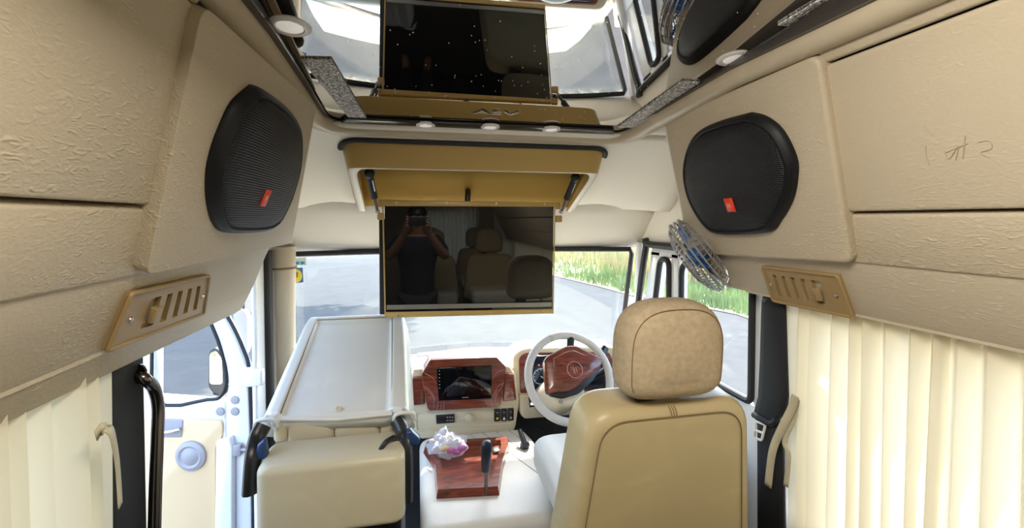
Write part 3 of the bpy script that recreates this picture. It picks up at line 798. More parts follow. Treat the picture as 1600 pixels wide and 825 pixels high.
for u, v in ((619, 317), (698, 317), (776, 318), (851, 319), (621, 492.5), (699, 491), (774, 489), (847, 486.5)):
    obj('screw', Geo().lathe([(0.0055, 0), (0.005, 0.002), (0.001, 0.003)], T(u, v, YT - 0.006), (0, -1, 0), 10), M['steel'], tv)
for u, v in ((596, 318), (595, 338), (871, 322), (873, 342)):
    obj('bracket', Geo().box(T(u, v, YT + 0.01), (0.028, 0.018, 0.030)), M['tan'], tv, bevel=0.004, seg=2)
# gas struts between the box and the screen
for label, a, b in (('left', (577, 271), (590, 331)), ('right', (899, 277), (877, 331))):
    pa, pb = onY(*a, 1.80), onY(*b, 1.895)
    st = thing('gas_strut', 'black gas strut at the %s end of the tan television box' % label, 'strut', pa, 'television gas struts')
    obj('cylinder', Geo().tube([pa, pa.lerp(pb, 0.62)], 0.0135, 12), M['black'], st)
    obj('rod', Geo().tube([pa.lerp(pb, 0.6), pb], 0.006, 10), M['dark_chrome'], st)
    obj('end_joint', Geo().sphere(pa, 0.021, 12, 8), M['black'], st)
    obj('end_joint', Geo().sphere(pb, 0.010, 10, 6), M['steel'], st)
    d = (pb - pa); c = pa.lerp(pb, 0.32) + V((0.004, -0.0125, 0))
    obj('sticker', Geo().prism([c + d * -0.14 + V((-0.006, -.001, 0)), c + d * 0.14 + V((-0.006, -.001, 0)), c + d * 0.14 + V((0.006, -.001, 0)), c + d * -0.14 + V((0.006, -.001, 0))], (0, -0.0006, 0)), M['white_print'], st, label='small white sticker')
cb = thing('cable_gland', 'short black cable stub hanging behind the top of the television', 'cable', onY(732, 300, 1.93))
obj('stub', Geo().tube(bez([onY(731, 298, 1.95), onY(731, 304, 1.925), onY(730, 325, 1.925)], 5), 0.013, 10), M['black'], cb)

# ------------------------------------------------------------------ seats
def seat_outline(w_bot, w_top, h, r_top, r_bot=0.03):
    pts = round_poly([(-w_bot / 2, 0, 0), (w_bot / 2, 0, 0), (w_top / 2, h, 0), (-w_top / 2, h, 0)], [r_bot, r_bot, r_top, r_top], 8)
    return [(p.x, p.y) for p in pts]
def make_driver_seat(label):
    x0, y0, zc = 0.680, 1.12, ZF + 0.57
    t = thing('cab_seat', label, 'seat', (x0, y0, ZF))
    lean = R(7)
    ay = V((0, -math.sin(lean), math.cos(lean))); az = V((0, -math.cos(lean), -math.sin(lean))); ax = V((1, 0, 0))
    h = 0.475
    org = V((x0, y0 + 0.10, zc - 0.04))
    ol = seat_outline(0.605, 0.485, h, 0.085)
    obj('backrest', puff(ol, org, ax, ay, az, 0.16, 0.040, crown=0.006), M['seat_beige'], t, angle=80)
    # stitched piping on the rear face
    ins = seat_outline(0.515, 0.415, h - 0.035, 0.075)
    loop = [org + ax * p[0] + ay * (p[1] + 0.01) + az * 0.0825 for p in ins]
    obj('stitching', Geo().tube(loop, 0.0016, 6, closed=True), M['stitch'], t, label='brown stitched seam')
    for dx in (-0.008, 0.0, 0.008):
        a = org + ax * (0.0 + dx) + ay * (h - 0.026) + az * 0.082
        b = org + ax * (0.0 + dx) + ay * (h - 0.001) + az * 0.045
        obj('stitching', Geo().tube([a, a.lerp(b, 0.5) + az * 0.008 + ay * 0.003, b], 0.0014, 5), M['stitch'], t, label='brown stitched seam')
    cu = seat_outline(0.52, 0.50, 0.50, 0.06, 0.05)
    obj('cushion', puff(cu, V((x0, y0 + 0.06, zc + 0.03)), V((1, 0, 0)), V((0, 1, 0)), V((0, 0, -1)), 0.14, 0.05), M['seat_white'], t, angle=80)
    obj('pedestal', Geo().box((x0, y0 + 0.28, (ZF + zc - 0.04) / 2), (0.40, 0.42, zc - 0.04 - ZF)), M['black'], t, bevel=0.02, seg=2)
    # headrest
    hd = []
    for k in range(40):
        a = 2 * math.pi * k / 40; ca, sa = math.cos(a), math.sin(a)
        e = 0.62 if sa > 0 else 0.36
        hd.append((0.151 * math.copysign(abs(ca) ** (0.72 if sa > 0 else 0.45), ca) * (1.0 - 0.03 * max(0, -sa)), (0.155 if sa > 0 else 0.115) * math.copysign(abs(sa) ** e, sa)))
    hy = V((0, -math.sin(R(4)), math.cos(R(4)))); hz = V((0, -math.cos(R(4)), -math.sin(R(4))))
    ho = org + ay * (h + 0.128) + az * 0.02
    hr = obj('headrest', puff(hd, ho, ax, hy, hz, 0.15, 0.062, layers=9, crown=0.008), M['suede'], t, angle=80, label='tan suede headrest')
    sm = [ho + ax * (p[0] * 0.86) + hy * (p[1] * 0.88) + hz * 0.0645 for p in hd[0:40]]
    sm = [q for q, p in zip(sm, hd) if p[1] > -0.09]
    k0 = next(i for i, p in enumerate(hd) if p[1] <= -0.09)
    sm = [ho + ax * (p[0] * 0.885) + hy * (p[1] * 0.91) + hz * 0.062 for p in (hd[k0 - 40 + 40:] + hd[:k0]) if p[1] > -0.088]
    ks = sorted(range(40), key=lambda i: (i - 30) % 40)
    sm = [ho + ax * (hd[i][0] * 0.885) + hy * (hd[i][1] * 0.905) + hz * 0.0570 for i in ks if hd[i][1] > -0.088]
    obj('seam', Geo().tube(bez(sm, 2), 0.0013, 5), M['stitch'], hr)
    for dx in (-0.06, 0.06):
        obj('headrest_post', Geo().tube([org + ax * dx + ay * (h - 0.03), org + ax * dx + ay * (h + 0.05)], 0.007, 8), M['dark_chrome'], t)
    obj('post_guide', Geo().box(org + ax * -0.065 + ay * (h + 0.008) + az * 0.015, (0.055, 0.05, 0.02)), M['black'], t, bevel=0.004, seg=2)
    return t
seat = make_driver_seat('beige leatherette driver seat with suede headrest, before the steering wheel')

# folded passenger seat
ps = thing('folded_seat', 'off-white passenger seat with its backrest folded forward towards the windscreen', 'seat', (-0.24, 1.6, ZF))
NL, NR = V((-0.466, 1.43, -0.585)), V((-0.010, 1.40, -0.590))
FR_, FL_ = V((-0.040, 2.06, -0.400)), V((-0.470, 2.06, -0.400))
def quad(a, b): # bilinear on the folded back
    return (NL * (1 - a) + NR * a) * (1 - b) + (FL_ * (1 - a) + FR_ * a) * b
pn = (NR - NL).cross(FL_ - NL).normalized()
def back_grid():
    rows = []; N, K = 60, 50
    for j in range(K + 1):
        b = j / K; row = []
        for i in range(N + 1):
            a = i / N
            x = abs(a - 0.5) * 2
            drop = 0.075 * max(0, (x - 0.84) / 0.16) ** 2.4 + 0.09 * max(0, (b - 0.88) / 0.12) ** 2.2
            h = 0.0
            ia, ib = (0.19, 0.80)
            # raised rim around a recessed middle panel
            inside = min(1, max(0, min((a - 0.140) / 0.02, (0.842 - a) / 0.02, (0.87 - b) / 0.02)))
            h += 0.012 * (1 - inside)
            lo = 0.0
            p = quad(a, b)
            # rounded far corners
            cr = max(0.0, (b - 0.80) / 0.20); p = p + (quad(0.5, b) - p) * (0.22 * cr ** 2 * (x ** 6))
            row.append(p + pn * (h - drop))
        rows.append(row)
    return rows
gb = Geo().grid(back_grid())
bk = obj('backrest', gb, M['seat_white'], ps, solid=0.05, offs=-1, angle=70, keep=True, label='off-white folded backrest, underside up')
fp = [quad(0.145, 0.012), quad(0.135, 0.865), quad(0.835, 0.865), quad(0.850, 0.012)]
obj('panel_seam', Geo().tube([p + pn * 0.0090 for p in fp], 0.0022, 6), M['stitch'], bk)
lip = [quad(0.15 + 0.70 * k / 10, 0.0) + pn * (-0.004) + V((0, -0.004, -0.008 * (1 - abs(k - 5) / 5))) for k in range(11)]
obj('panel_lip', Geo().tube(lip, 0.006, 10), M['seat_white'], bk)
obj('button', Geo().lathe([(0.012, 0), (0.009, 0.003), (0.002, 0.002)], quad(0.5, 0.035) + pn * 0.002, pn, 12), M['seat_cream'], bk)
for a0, a1 in ((0.0, 0.135), (0.86, 1.0)):
    p0, p1 = quad(a0, -0.03), quad(a1, -0.03)
    lp = [p0 + pn * -0.02, p0.lerp(p1, 0.1) + pn * 0.004, p0.lerp(p1, 0.5) + pn * 0.012, p0.lerp(p1, 0.9) + pn * 0.008, p1 + pn * -0.016]
    obj('cover_hem', Geo().tube(bez(lp, 4), 0.006, 8), M['seat_white'], bk)
# quilted cushion edge: four pads, then the cushion
zq = -0.665
edges = [430, 452, 524, 594, 622]
for u0, u1 in zip(edges[:-1], edges[1:]):
    a, b = onY(u0, 664, 1.46), onY(u1, 663, 1.46)
    w = (b - a).length
    ol = rrect(w * 0.998, 0.085, 0.014, 4)
    obj('quilted_pad', puff(ol, (a + b) / 2 + V((0, 0.0, -0.002)), V((1, 0, 0)), V((0, 0, 1)), V((0, -1, 0)), 0.06, 0.016, layers=4), M['seat_cream'], ps, angle=80)
ca, cb2 = onY(424, 690, 1.36), onY(624, 684, 1.36)
ol = rrect(0.385, 0.15, 0.03, 6)
obj('cushion', puff(ol, V((-0.230, 1.345, -0.752)), V((1, 0, 0)), V((0, 1, 0.06)).normalized(), V((0, 0, -1)), 0.20, 0.022, layers=6), M['seat_cream'], ps, angle=80)
obj('base', Geo().box((-0.24, 1.55, (ZF - 0.80) / 2), (0.38, 0.36, abs(ZF + 0.80))), M['black'], ps, bevel=0.02, seg=2)
# hinge arms
la = [onY(412, 664, 1.40), onY(402, 684, 1.38), onY(396, 716, 1.34), onY(392, 770, 1.33)]
obj('hinge_arm', Geo().tube(bez(la, 5), 0.026, 10, flat=0.7), M['black'], ps)
obj('hinge_cover', Geo().prism([onY(401, 696, 1.33), onY(413, 688, 1.33), onY(417, 718, 1.33), onY(396, 722, 1.33)], (0, 0.03, 0)), simple('black_plastic_blue_lit', (0.02, 0.05, 0.14), 0.3), ps, bevel=0.006, seg=2)  # black plastic with its blue highlights mixed into the colour
ra = [onY(620, 656, 1.40), onY(630, 676, 1.37), onY(634, 706, 1.34), onY(634, 780, 1.33)]
obj('hinge_arm', Geo().tube(bez(ra, 5), 0.028, 10, flat=0.7), M['black'], ps)
obj('hinge_plate', Geo().prism([onY(607, 690, 1.345), onY(628, 672, 1.345), onY(634, 790, 1.345), onY(598, 790, 1.345)], (0, 0.012, 0)), M['frame_dark'], ps, bevel=0.003, seg=2)
obj('recline_lever', Geo().prism(round_poly([onY(634, 676, 1.33), onY(642, 674, 1.33), onY(657, 687, 1.33), onY(654, 696, 1.33), onY(640, 697, 1.33)], 0.006), (0, 0.03, 0)), bpy.data.materials['black_plastic_blue_lit'], ps, bevel=0.004, seg=2, label='black reclining lever with blue light in its colour')
obj('release_cable', Geo().tube(bez([onY(584, 745, 1.31), onY(590, 715, 1.31), onY(601, 693, 1.32), onY(616, 683, 1.34)], 6), 0.0075, 8), M['black'], ps, label='bent black release cable')
for u, v in ((612, 706), (617, 716), (609, 720)):
    obj('bolt', Geo().lathe([(0.006, 0), (0.005, 0.004), (0.001, 0.005)], onY(u, v, 1.344), (0, -1, 0), 8), M['steel'], ps)

# ------------------------------------------------------------------ dashboard
YD = 2.20
D = lambda u, v, y=YD: onY(u, v, y)
da = thing('dashboard', 'cream dashboard with rosewood panels below the windscreen', 'dashboard', (0.3, 2.3, ZF))
def dprism(name, px, y, depth, m, bevel=0.006, seg=2, r=None, parent=da, label=None, smooth=True):
    pts = [D(u, v, y) for u, v in px]
    if r: pts = round_poly(pts, r, 5)
    return obj(name, Geo().prism(pts, (0, depth, 0)), m, parent, bevel=bevel, seg=seg, label=label, smooth=smooth)
# top shelf up to the windscreen
g = Geo().grid([[V((-0.60 + 1.78 * k / 16, y - (0.25 * ((k - 8) / 8) ** 2 if y > 2.4 else 0), z)) for k in range(17)] for y, z in ((2.27, -1.0), (2.27, -0.82), (2.30, -0.802), (2.5, -0.81), (2.745, -0.83))])
obj('top_shelf', g, M['dash'], da, solid=0.02, offs=1, angle=60)
obj('fascia', Geo().box((XC + 0.02, 2.36, -0.875), (1.72, 0.16, 0.17)), M['dash'], da, bevel=0.03, seg=3)
# centre stack
dprism('centre_stack', [(642, 592), (806, 580), (812, 628), (806, 668), (800, 678), (655, 687), (646, 676), (642, 640)], 2.20, 0.20, M['dash'], 0.012, 3, 0.02)
dprism('stack_recess', [(650, 646), (802, 634), (799, 660), (651, 672)], 2.1985, 0.004, M['dash'], 0.0015, 1, 0.012, label='shallow recess holding the controls')
g = Geo().tube(round_poly([D(650, 645, 2.198), D(803, 633, 2.198), D(800, 661, 2.198), D(651, 673, 2.198)], 0.012), 0.0035, 6, closed=True)
obj('recess_rim', g, M['dash'], da)
dprism('wood_wing', [(644, 591), (662, 588), (664, 632), (643, 634)], 2.175, 0.06, M['wood'], 0.005, 2, 0.006)
dprism('wood_wing', [(790, 583), (803, 585), (807, 625), (786, 627)], 2.175, 0.06, M['wood'], 0.005, 2, 0.006)
dprism('wing_cap', [(646, 577), (661, 576), (661, 590), (643, 592)], 2.19, 0.06, M['dash'], 0.006, 2)
dprism('wing_cap', [(790, 572), (797, 573), (804, 586), (790, 585)], 2.19, 0.06, M['dash'], 0.006, 2)
octa = [(672, 562), (776, 558), (791, 574), (789, 592), (782, 633), (779, 636), (671, 642), (668, 638), (660, 598), (659, 584)]
bz = dprism('wood_bezel', octa, 2.13, 0.09, M['wood'], 0.008, 3, 0.01, label='faceted rosewood bezel around the display')
sc = dprism('display', [(682, 575), (768.5, 571), (768, 623), (685.5, 626.5)], 2.124, 0.012, M['screen'], 0.0015, 1, 0.004, parent=bz, label='black touch display')
text('display_lettering', 'ASV', 0.0001, M['ink'], sc, D(727, 621, 2.1235), (1, 0, 0), (0, 0, 1)) if False else None
for k in range(6):
    obj('touch_mark', Geo().box(D(686.5 + 0.1 * k, 579.5 + 5.4 * k, 2.1237), (0.0035, 0.0006, 0.0028)), M['lamp_rim'], bz)
obj('display_wordmark', Geo().box(D(727, 621, 2.1237), (0.030, 0.0006, 0.0045)), M['silver'], bz, label='small illegible silver maker mark')
for pts in ([(663, 583), (676, 590), (681, 600)], [(662, 604), (672, 610), (681, 626)], [(665, 607), (677, 620), (678, 638)], [(690, 628), (688, 640)], [(694, 628), (693, 640)], [(685, 628), (683, 640)],
            [(789, 577), (777, 582), (770, 592)], [(788, 599), (778, 604), (771, 622)], [(786, 602), (776, 616), (773, 634)], [(759, 625), (763, 636)], [(763, 624), (767, 635)], [(767, 624), (770, 635)]):
    obj('carved_groove', Geo().tube(bez([D(u, v, 2.1285) for u, v in pts], 4), 0.0019, 5), M['groove'], bz)
ac = dprism('climate_display', [(681, 649.5), (710, 647.5), (710.5, 660.5), (682, 662.5)], 2.190, 0.010, M['black'], 0.001, 1, label='small black climate display')
for i in range(3):
    for j in range(2):
        obj('key', Geo().box(D(699 + 4 * i, 652 + 5 * j, 2.1895), (0.008, 0.001, 0.006)), M['grey_plastic'], ac)
plug = D(733, 653, 2.19)
pg = obj('round_plug', Geo().lathe([(0.022, 0), (0.021, 0.006), (0.016, 0.009), (0.002, 0.010)], plug, (0, -1, 0), 20), M['dash'], da, label='round cream cap with a tab')
obj('tab', Geo().box(plug + V((-0.030, -0.004, 0)), (0.026, 0.004, 0.007)), M['dash'], pg, bevel=0.001, seg=1)
for i, (c, m_) in enumerate(((774, 'yellow_btn'), (784.5, 'white_print'), (795, 'grey_plastic'))):
    sw = dprism('rocker_switch', [(c - 1.5, 640.5 - i * 0.6), (c + 8, 640 - i * 0.6), (c + 7.6, 658.5 - i * 0.6), (c - 1.5, 659 - i * 0.6)], 2.186, 0.02, M['black'], 0.002, 1)
    obj('switch_symbol', Geo().box(D(c + 3.2, 654 - i * 0.6, 2.1855), (0.012, 0.001, 0.010)) if i != 1 else Geo().prism([D(c + 0.8, 656, 2.1855), D(c + 5.5, 655.7, 2.1855), D(c + 3.2, 651, 2.1855)], (0, -0.001, 0)), M[m_], sw, smooth=False)
    obj('switch_mark', Geo().box(D(c + 3.2, 645 - i * 0.6, 2.1855), (0.010, 0.001, 0.004)), M['grey_plastic'], sw, smooth=False)
# instrument binnacle on the driver side
YI = 2.24
bn = obj('binnacle', Geo().prism(round_poly([D(800, 640, YI), D(801, 556, YI), D(818, 544, YI), D(960, 541, YI), D(972, 560, YI), D(982, 640, YI)], [0.02, 0.05, 0.05, 0.05, 0.05, 0.02]), (0, 0.16, 0)), M['dash'], da, bevel=0.012, seg=3, label='cream instrument hood')
dprism('binnacle_panel', [(811, 560), (820, 552), (952, 550), (959, 566), (961, 612), (813, 616)], 2.232, 0.02, M['wood'], 0.003, 2, 0.02, parent=bn, label='rosewood gauge surround')
ga = dprism('gauge_cluster', [(832, 556), (944, 554), (946, 608), (834, 612)], 2.222, 0.02, M['blue_gauge'], 0.002, 1, 0.02, parent=bn, label='dark gauge cluster')
for c, r_ in (((845, 588), 0.040), ((868, 572), 0.020), ((915, 588), 0.04)):
    p = D(*c, 2.221)
    obj('gauge_ring', Geo().tube([p + V((math.cos(a) * r_, 0, math.sin(a) * r_)) for a in [2 * math.pi * k / 24 for k in range(24)]], 0.0012, 5, closed=True), M['gauge_line'], bn)
    for k in range(9):
        a = R(-30 + 30 * k)
        d = V((math.cos(a), 0, math.sin(a)))
        obj('gauge_tick', Geo().tube([p + d * r_ * 0.75, p + d * r_ * 0.93], 0.001, 4), M['gauge_line'], bn)
obj('gauge_needle', Geo().tube([D(845, 588, 2.2195), D(854, 594, 2.2195)], 0.0015, 5), M['gauge_line'], bn)
obj('warning_light', Geo().box(D(842, 570.5, 2.2205), (0.006, 0.001, 0.006)), M['red_led'], bn)
kp = dprism('knee_panel', [(812, 618), (1000, 612), (1000, 640), (858, 652), (820, 655), (813, 648)], 2.20, 0.14, M['dash'], 0.01, 3, 0.012)
sw = dprism('headlamp_switch', [(826, 621), (842, 620), (843, 634), (828, 637)], 2.192, 0.012, M['black'], 0.002, 1, parent=kp)
obj('switch_light', Geo().box(D(831.5, 631, 2.1915), (0.016, 0.001, 0.012)), M['icon_led'], kp, label='lit pale blue switch symbol')

# steering column and wheel
wc = onY(890, 589, 1.93)
tilt = R(30)
wn = V((0.0, -math.cos(tilt), math.sin(tilt))); wx = V((1, 0, 0)); wy = wn.cross(wx)
cl = thing('steering_column', 'cream steering column shroud below the wheel with a dark stalk', 'steering column', wc)
obj('shroud', Geo().loft([[wc + wx * (math.cos(a) * w_) + wy * (math.sin(a) * h_ - 0.045) - wn * d_ for a in [2 * math.pi * k / 20 for k in range(20)]] for w_, h_, d_ in ((0.07, 0.06, 0.045), (0.085, 0.075, 0.07), (0.095, 0.085, 0.2), (0.10, 0.09, 0.34))]), M['dash'], cl, angle=60)
obj('stalk', Geo().tube([onY(925, 592, 2.02), onY(934, 586, 2.00), onY(945, 579, 1.98), onY(954, 573, 1.97)], [0.010, 0.013, 0.016, 0.013], 10), M['black'], cl, label='black control stalk')
obj('key_barrel', Geo().lathe([(0.010, 0), (0.009, 0.01), (0.002, 0.011)], onY(876, 627, 1.93), (0, -1, 0.2), 12), M['silver'], cl)
st = thing('steering_wheel', 'white-wrapped steering wheel with a rosewood hub', 'steering wheel', wc)
RW = 0.193
obj('rim', Geo().tube([wc + wx * (math.cos(a) * RW) + wy * (math.sin(a) * RW) for a in [2 * math.pi * k / 56 for k in range(56)]], 0.0185, 14, closed=True), M['wheel'], st, label='white wrapped rim')
for k in (6, 7, 8):
    a = R(100 + k * 1.4)
    p = wc + wx * (math.cos(a) * RW) + wy * (math.sin(a) * RW); rad = (p - wc).normalized()
    obj('wrap_seam', Geo().tube([p + rad * 0.0188 * math.cos(b) + wn * 0.0188 * math.sin(b) for b in [R(-30 + 20 * q) for q in range(11)]], 0.0008, 4), M['stitch'], st) if k != 7 else None
def wp(u, v, lift): return on(u, v, wc + wn * lift, wn)
hub = [(850, 562), (857, 555), (885, 540), (900, 539), (936, 557), (942, 562), (938, 574), (898, 608), (890, 611), (858, 615), (855, 611)]
pl = [wp(u, v, 0.03) for u, v in hub]; pl = round_poly(pl, 0.012, 4)
hc = sum(pl, V()) / len(pl)
k = lambda f, h: [hc + (p - hc) * f + wn * h for p in pl]
obj('hub_cover', Geo().loft([k(0.98, -0.05), k(1.0, -0.012), k(0.985, 0.0), k(0.90, 0.006), k(0.55, 0.009), k(0.1, 0.010)]), M['wood'], st, angle=50, label='glossy rosewood hub cover')
pl2 = [wp(u, v, 0.005) for u, v in [(853, 600), (898, 596), (938, 566), (940, 574), (926, 596), (905, 615), (880, 622), (860, 618)]]
obj('hub_base', Geo().prism(round_poly(pl2, 0.01), -wn * 0.03), M['black'], st, bevel=0.006, seg=2)
for (a, b, w_) in (((891, 541), (892, 524), 0.020), ((936, 558), (946, 543), 0.019), ):
    obj('spoke', Geo().tube([wp(*a, -0.004), wp(*b, -0.004)], w_, 8, flat=0.9), M['black'], st)
ec = wp(898, 577.5, 0.0395)
obj('emblem_ring', Geo().tube([ec + wx * math.cos(a) * 0.036 + wy * math.sin(a) * 0.036 for a in [2 * math.pi * q / 28 for q in range(28)]], 0.0022, 6, closed=True), M['groove'], st)
e = lambda x, y: ec + wx * x + wy * y
for pts in ([e(-0.020, 0.010), e(-0.004, 0.012), e(0.002, -0.018)], [e(0.020, 0.010), e(0.006, 0.012), e(0.010, -0.014)], [e(-0.018, 0.002), e(-0.006, 0.003), e(-0.006, -0.016)]):
    obj('emblem', Geo().tube(pts, 0.0025, 6), M['groove'], st)
obj('hub_line', Geo().tube([wp(u, v, 0.0385) for u, v in [(866, 574), (865, 560), (888, 549), (897, 548), (913, 555)]], 0.0014, 5), M['groove'], st)

# engine cover with wood tray
ec_ = thing('engine_cover', 'quilted cream engine cover between the cab seats', 'engine cover', (0.22, 1.85, ZF))
zE = -1.05
pts = [onZ(640, 684, zE), onZ(812, 677, zE), onZ(832, 706, zE), onZ(838, 760, zE), onZ(640, 760, zE)]
pts = [V((0.005, 2.19, zE)), V((0.52, 2.19, zE)), V((0.555, 2.0, zE)), V((0.53, 1.50, zE)), V((0.005, 1.50, zE))]
ol = [(p.x - 0.27, p.y - 1.85) for p in round_poly(pts, 0.05)]
obj('quilted_top', puff(ol, (0.27, 1.85, zE - 0.05), (1, 0, 0), (0, 1, 0), (0, 0, -1), 0.10, 0.04, layers=5), M['seat_white'], ec_, angle=80)
for q in range(9):
    a = V((0.02 + 0.065 * q - 0.1, 2.16, zE + 0.0015)); b = a + V((0.22, -0.5, 0))
    pa = [p for p in [a.lerp(b, k_ / 20) for k_ in range(21)] if 0.02 < p.x < 0.53 and not (0.06 < p.x < 0.47 and p.y < 2.1)]
    if len(pa) > 1: obj('quilt_seam', Geo().tube(pa, 0.0016, 5), M['quilt_thread'], ec_)
obj('body', Geo().box((0.27, 1.86, (ZF + zE - 0.06) / 2), (0.48, 0.62, zE - 0.06 - ZF)), M['seat_white'], ec_, bevel=0.03, seg=2)
zW = zE + 0.03
tr = thing('console_tray', 'rosewood tray on the engine cover behind the gear lever', 'tray', (0.27, 1.92, zE))
tp = [(664, 698), (668, 690), (792, 682), (794, 692), (784, 722), (778, 760), (684, 765), (680, 722)]
wpt = [onZ(u, v, zW) for u, v in tp]
cW = sum(wpt, V()) / len(wpt)
g = Geo(); n = len(wpt); inn = [cW + (p - cW) * 0.82 for p in wpt]; low = [p + V((0, 0, -0.02)) for p in inn]; base = [p + V((0, 0, -0.03)) + (p - cW) * 0.04 for p in wpt]
g.add(base + wpt + inn + low, [(k_ * n + i, k_ * n + (i + 1) % n, (k_ + 1) * n + (i + 1) % n, (k_ + 1) * n + i) for k_ in range(3) for i in range(n)] + [[3 * n + i for i in range(n)]])
obj('tray_shell', g, M['wood'], tr, smooth=False)
obj('socket', Geo().box(onZ(775, 703, zW - 0.012), (0.03, 0.04, 0.012)), M['silver'], tr, bevel=0.003, seg=1)
gl = thing('gear_lever', 'black gear lever with a rounded knob standing in the rosewood tray', 'gear lever', onZ(763, 735, zW))
gk = onY(760, 706, 1.66)
obj('knob', Geo().lathe([(0.004, 0.045), (0.014, 0.042), (0.020, 0.032), (0.022, 0.015), (0.020, -0.015), (0.018, -0.05), (0.016, -0.075)], gk, (0.04, -0.1, 1), 18), simple('gear_knob_black', (0.015, 0.02, 0.03), 0.3), gl)
obj('stick', Geo().tube([gk + V((0, 0, -0.07)), gk + V((0, 0.01, -0.20)), V((gk.x, gk.y + 0.02, zE))], 0.008, 8), M['dark_chrome'], gl)
# polythene bag
bg_ = thing('plastic_bag', 'crumpled clear plastic bag with small wrapped items on the rosewood tray', 'bag', onZ(700, 705, zE))
bc = onY(700, 693, 1.97)
rn = random.Random(11)
g = Geo(); N, K = 22, 14; vs = []
ph = [rn.uniform(0, 6.3) for _ in range(8)]
for j in range(K + 1):
    t_ = j / K
    for i in range(N):
        a = 2 * math.pi * i / N
        r0 = math.sin(math.pi * min(0.97, 0.12 + 0.85 * t_)) ** 0.7
        crum = 1 + 0.16 * math.sin(5 * a + ph[0] + 4 * t_) + 0.13 * math.sin(9 * a + ph[1] - 7 * t_) + 0.10 * rn.uniform(-1, 1)
        peak = 0.028 * math.exp(-((a - 2.2) ** 2) / 0.5) * t_
        vs.append(bc + V((math.cos(a) * 0.080 * r0 * crum, math.sin(a) * 0.062 * r0 * crum, -0.052 + 0.094 * t_ + peak + 0.010 * rn.uniform(-1, 1))))
g.v = vs
g.f = [(j * N + i, j * N + (i + 1) % N, (j + 1) * N + (i + 1) % N, (j + 1) * N + i) for j in range(K) for i in range(N)] + [[K * N + i for i in range(N)], list(range(N))[::-1]]
obj('film', g, M['bag_cloth'], bg_, angle=30)
for u, v, m_ in ((722, 700, 'pink'), (714, 706, 'pink'), (694, 701, 'door_tan'), (704, 704, 'pink')):
    obj('wrapped_item', Geo().sphere(onY(u, v, 1.915), (0.022, 0.012, 0.013), 8, 6), M[m_], bg_)
# dark foot levers beside the binnacle
hb = thing('handbrake_lever', 'black lever in a gaiter at the right edge of the engine cover', 'lever', onY(818, 720, 1.98))
obj('grip', Geo().tube([onY(812, 672, 2.02), onY(818, 688, 1.98), onY(821, 700, 1.96)], [0.010, 0.013, 0.016], 10), M['black'], hb)
obj('gaiter', Geo().lathe([(0.035, -0.05), (0.026, -0.02), (0.029, -0.01), (0.020, 0.02), (0.022, 0.03), (0.014, 0.05)], onY(819, 704, 1.985), (0.1, -0.1, 1), 14), M['rubber'], hb)

# ------------------------------------------------------------------ curtains
def curtain(nm, s, y0, y1, z0, z1, label):
    x = sx(s, 0.855); pitch = 0.05; n = int((y0 - y1) / pitch)
    g = Geo(); rows = []
    N = 14
    for j in range(N + 1):
        z = z0 + (z1 - z0) * j / N; row = []
        flare = 1 + 0.35 * (j / N)
        for i in range(n * 6 + 1):
            ph = i / 6.0; f = ph - math.floor(ph)
            # folded pleat: slow rise, quick return
            w = (f / 0.72) if f < 0.72 else (1 - f) / 0.28
            w = 0.5 - 0.5 * math.cos(math.pi * w)
            k = int(ph)
            amp = 0.036 + 0.007 * math.sin(k * 2.1)
            yy = y0 - pitch * ph + 0.008 * math.sin(k * 1.7) + 0.012 * (j / N) * math.sin(k * 0.9 + 1) - (0.03 * (j / N) ** 2 if k < 2 else 0)
            row.append(V((x + s * 0.022 - s * amp * w * flare, yy, z)))
        rows.append(row)
    t = thing('curtain', label, 'curtain', (x, (y0 + y1) / 2, z1), 'side curtains')
    obj('pleated_cloth', Geo().grid(rows), M['curtain'], t, angle=80)
    # flat leading hem
    hem = [[V((x + s * 0.016 - s * 0.014 * a, y0 - 0.016 + 0.048 * a * (1 - 0.2 * j / N) - 0.02 * (j / N) ** 2, z0 + (z1 - z0) * j / N)) for a in (0, 0.5, 1)] for j in range(N + 1)]
    obj('hem', Geo().grid(hem), M['curtain'], t, angle=80)
    obj('rail', Geo().tube([V((x + s * 0.012, y0 + 0.03, z0 - 0.002)), V((x + s * 0.012, y1, z0 - 0.002))], 0.006, 6), M['chrome'], t)
    return t
curtain('left', -1, 1.0, -2.9, -0.238, -1.12, 'pleated cream curtain along the left side window')
curtain('right', 1, 1.145, -2.9, -0.238, -1.12, 'pleated cream curtain glowing in the right side window')
# rear curtain (mirrored in the television)
t = thing('curtain', 'pleated cream curtain across the rear window, seen mirrored in the television', 'curtain', (XC, YB + 0.1, -1.1), 'rear curtains')
rows = [[V((0.05 + 0.86 * i / 120, YB + 0.07 + 0.022 * math.sin(i * 0.7), z)) for i in range(121)] for z in (-0.68, -0.4, -0.1, 0.18)]
obj('pleated_cloth', Geo().grid(rows), M['curtain'], t, angle=80)
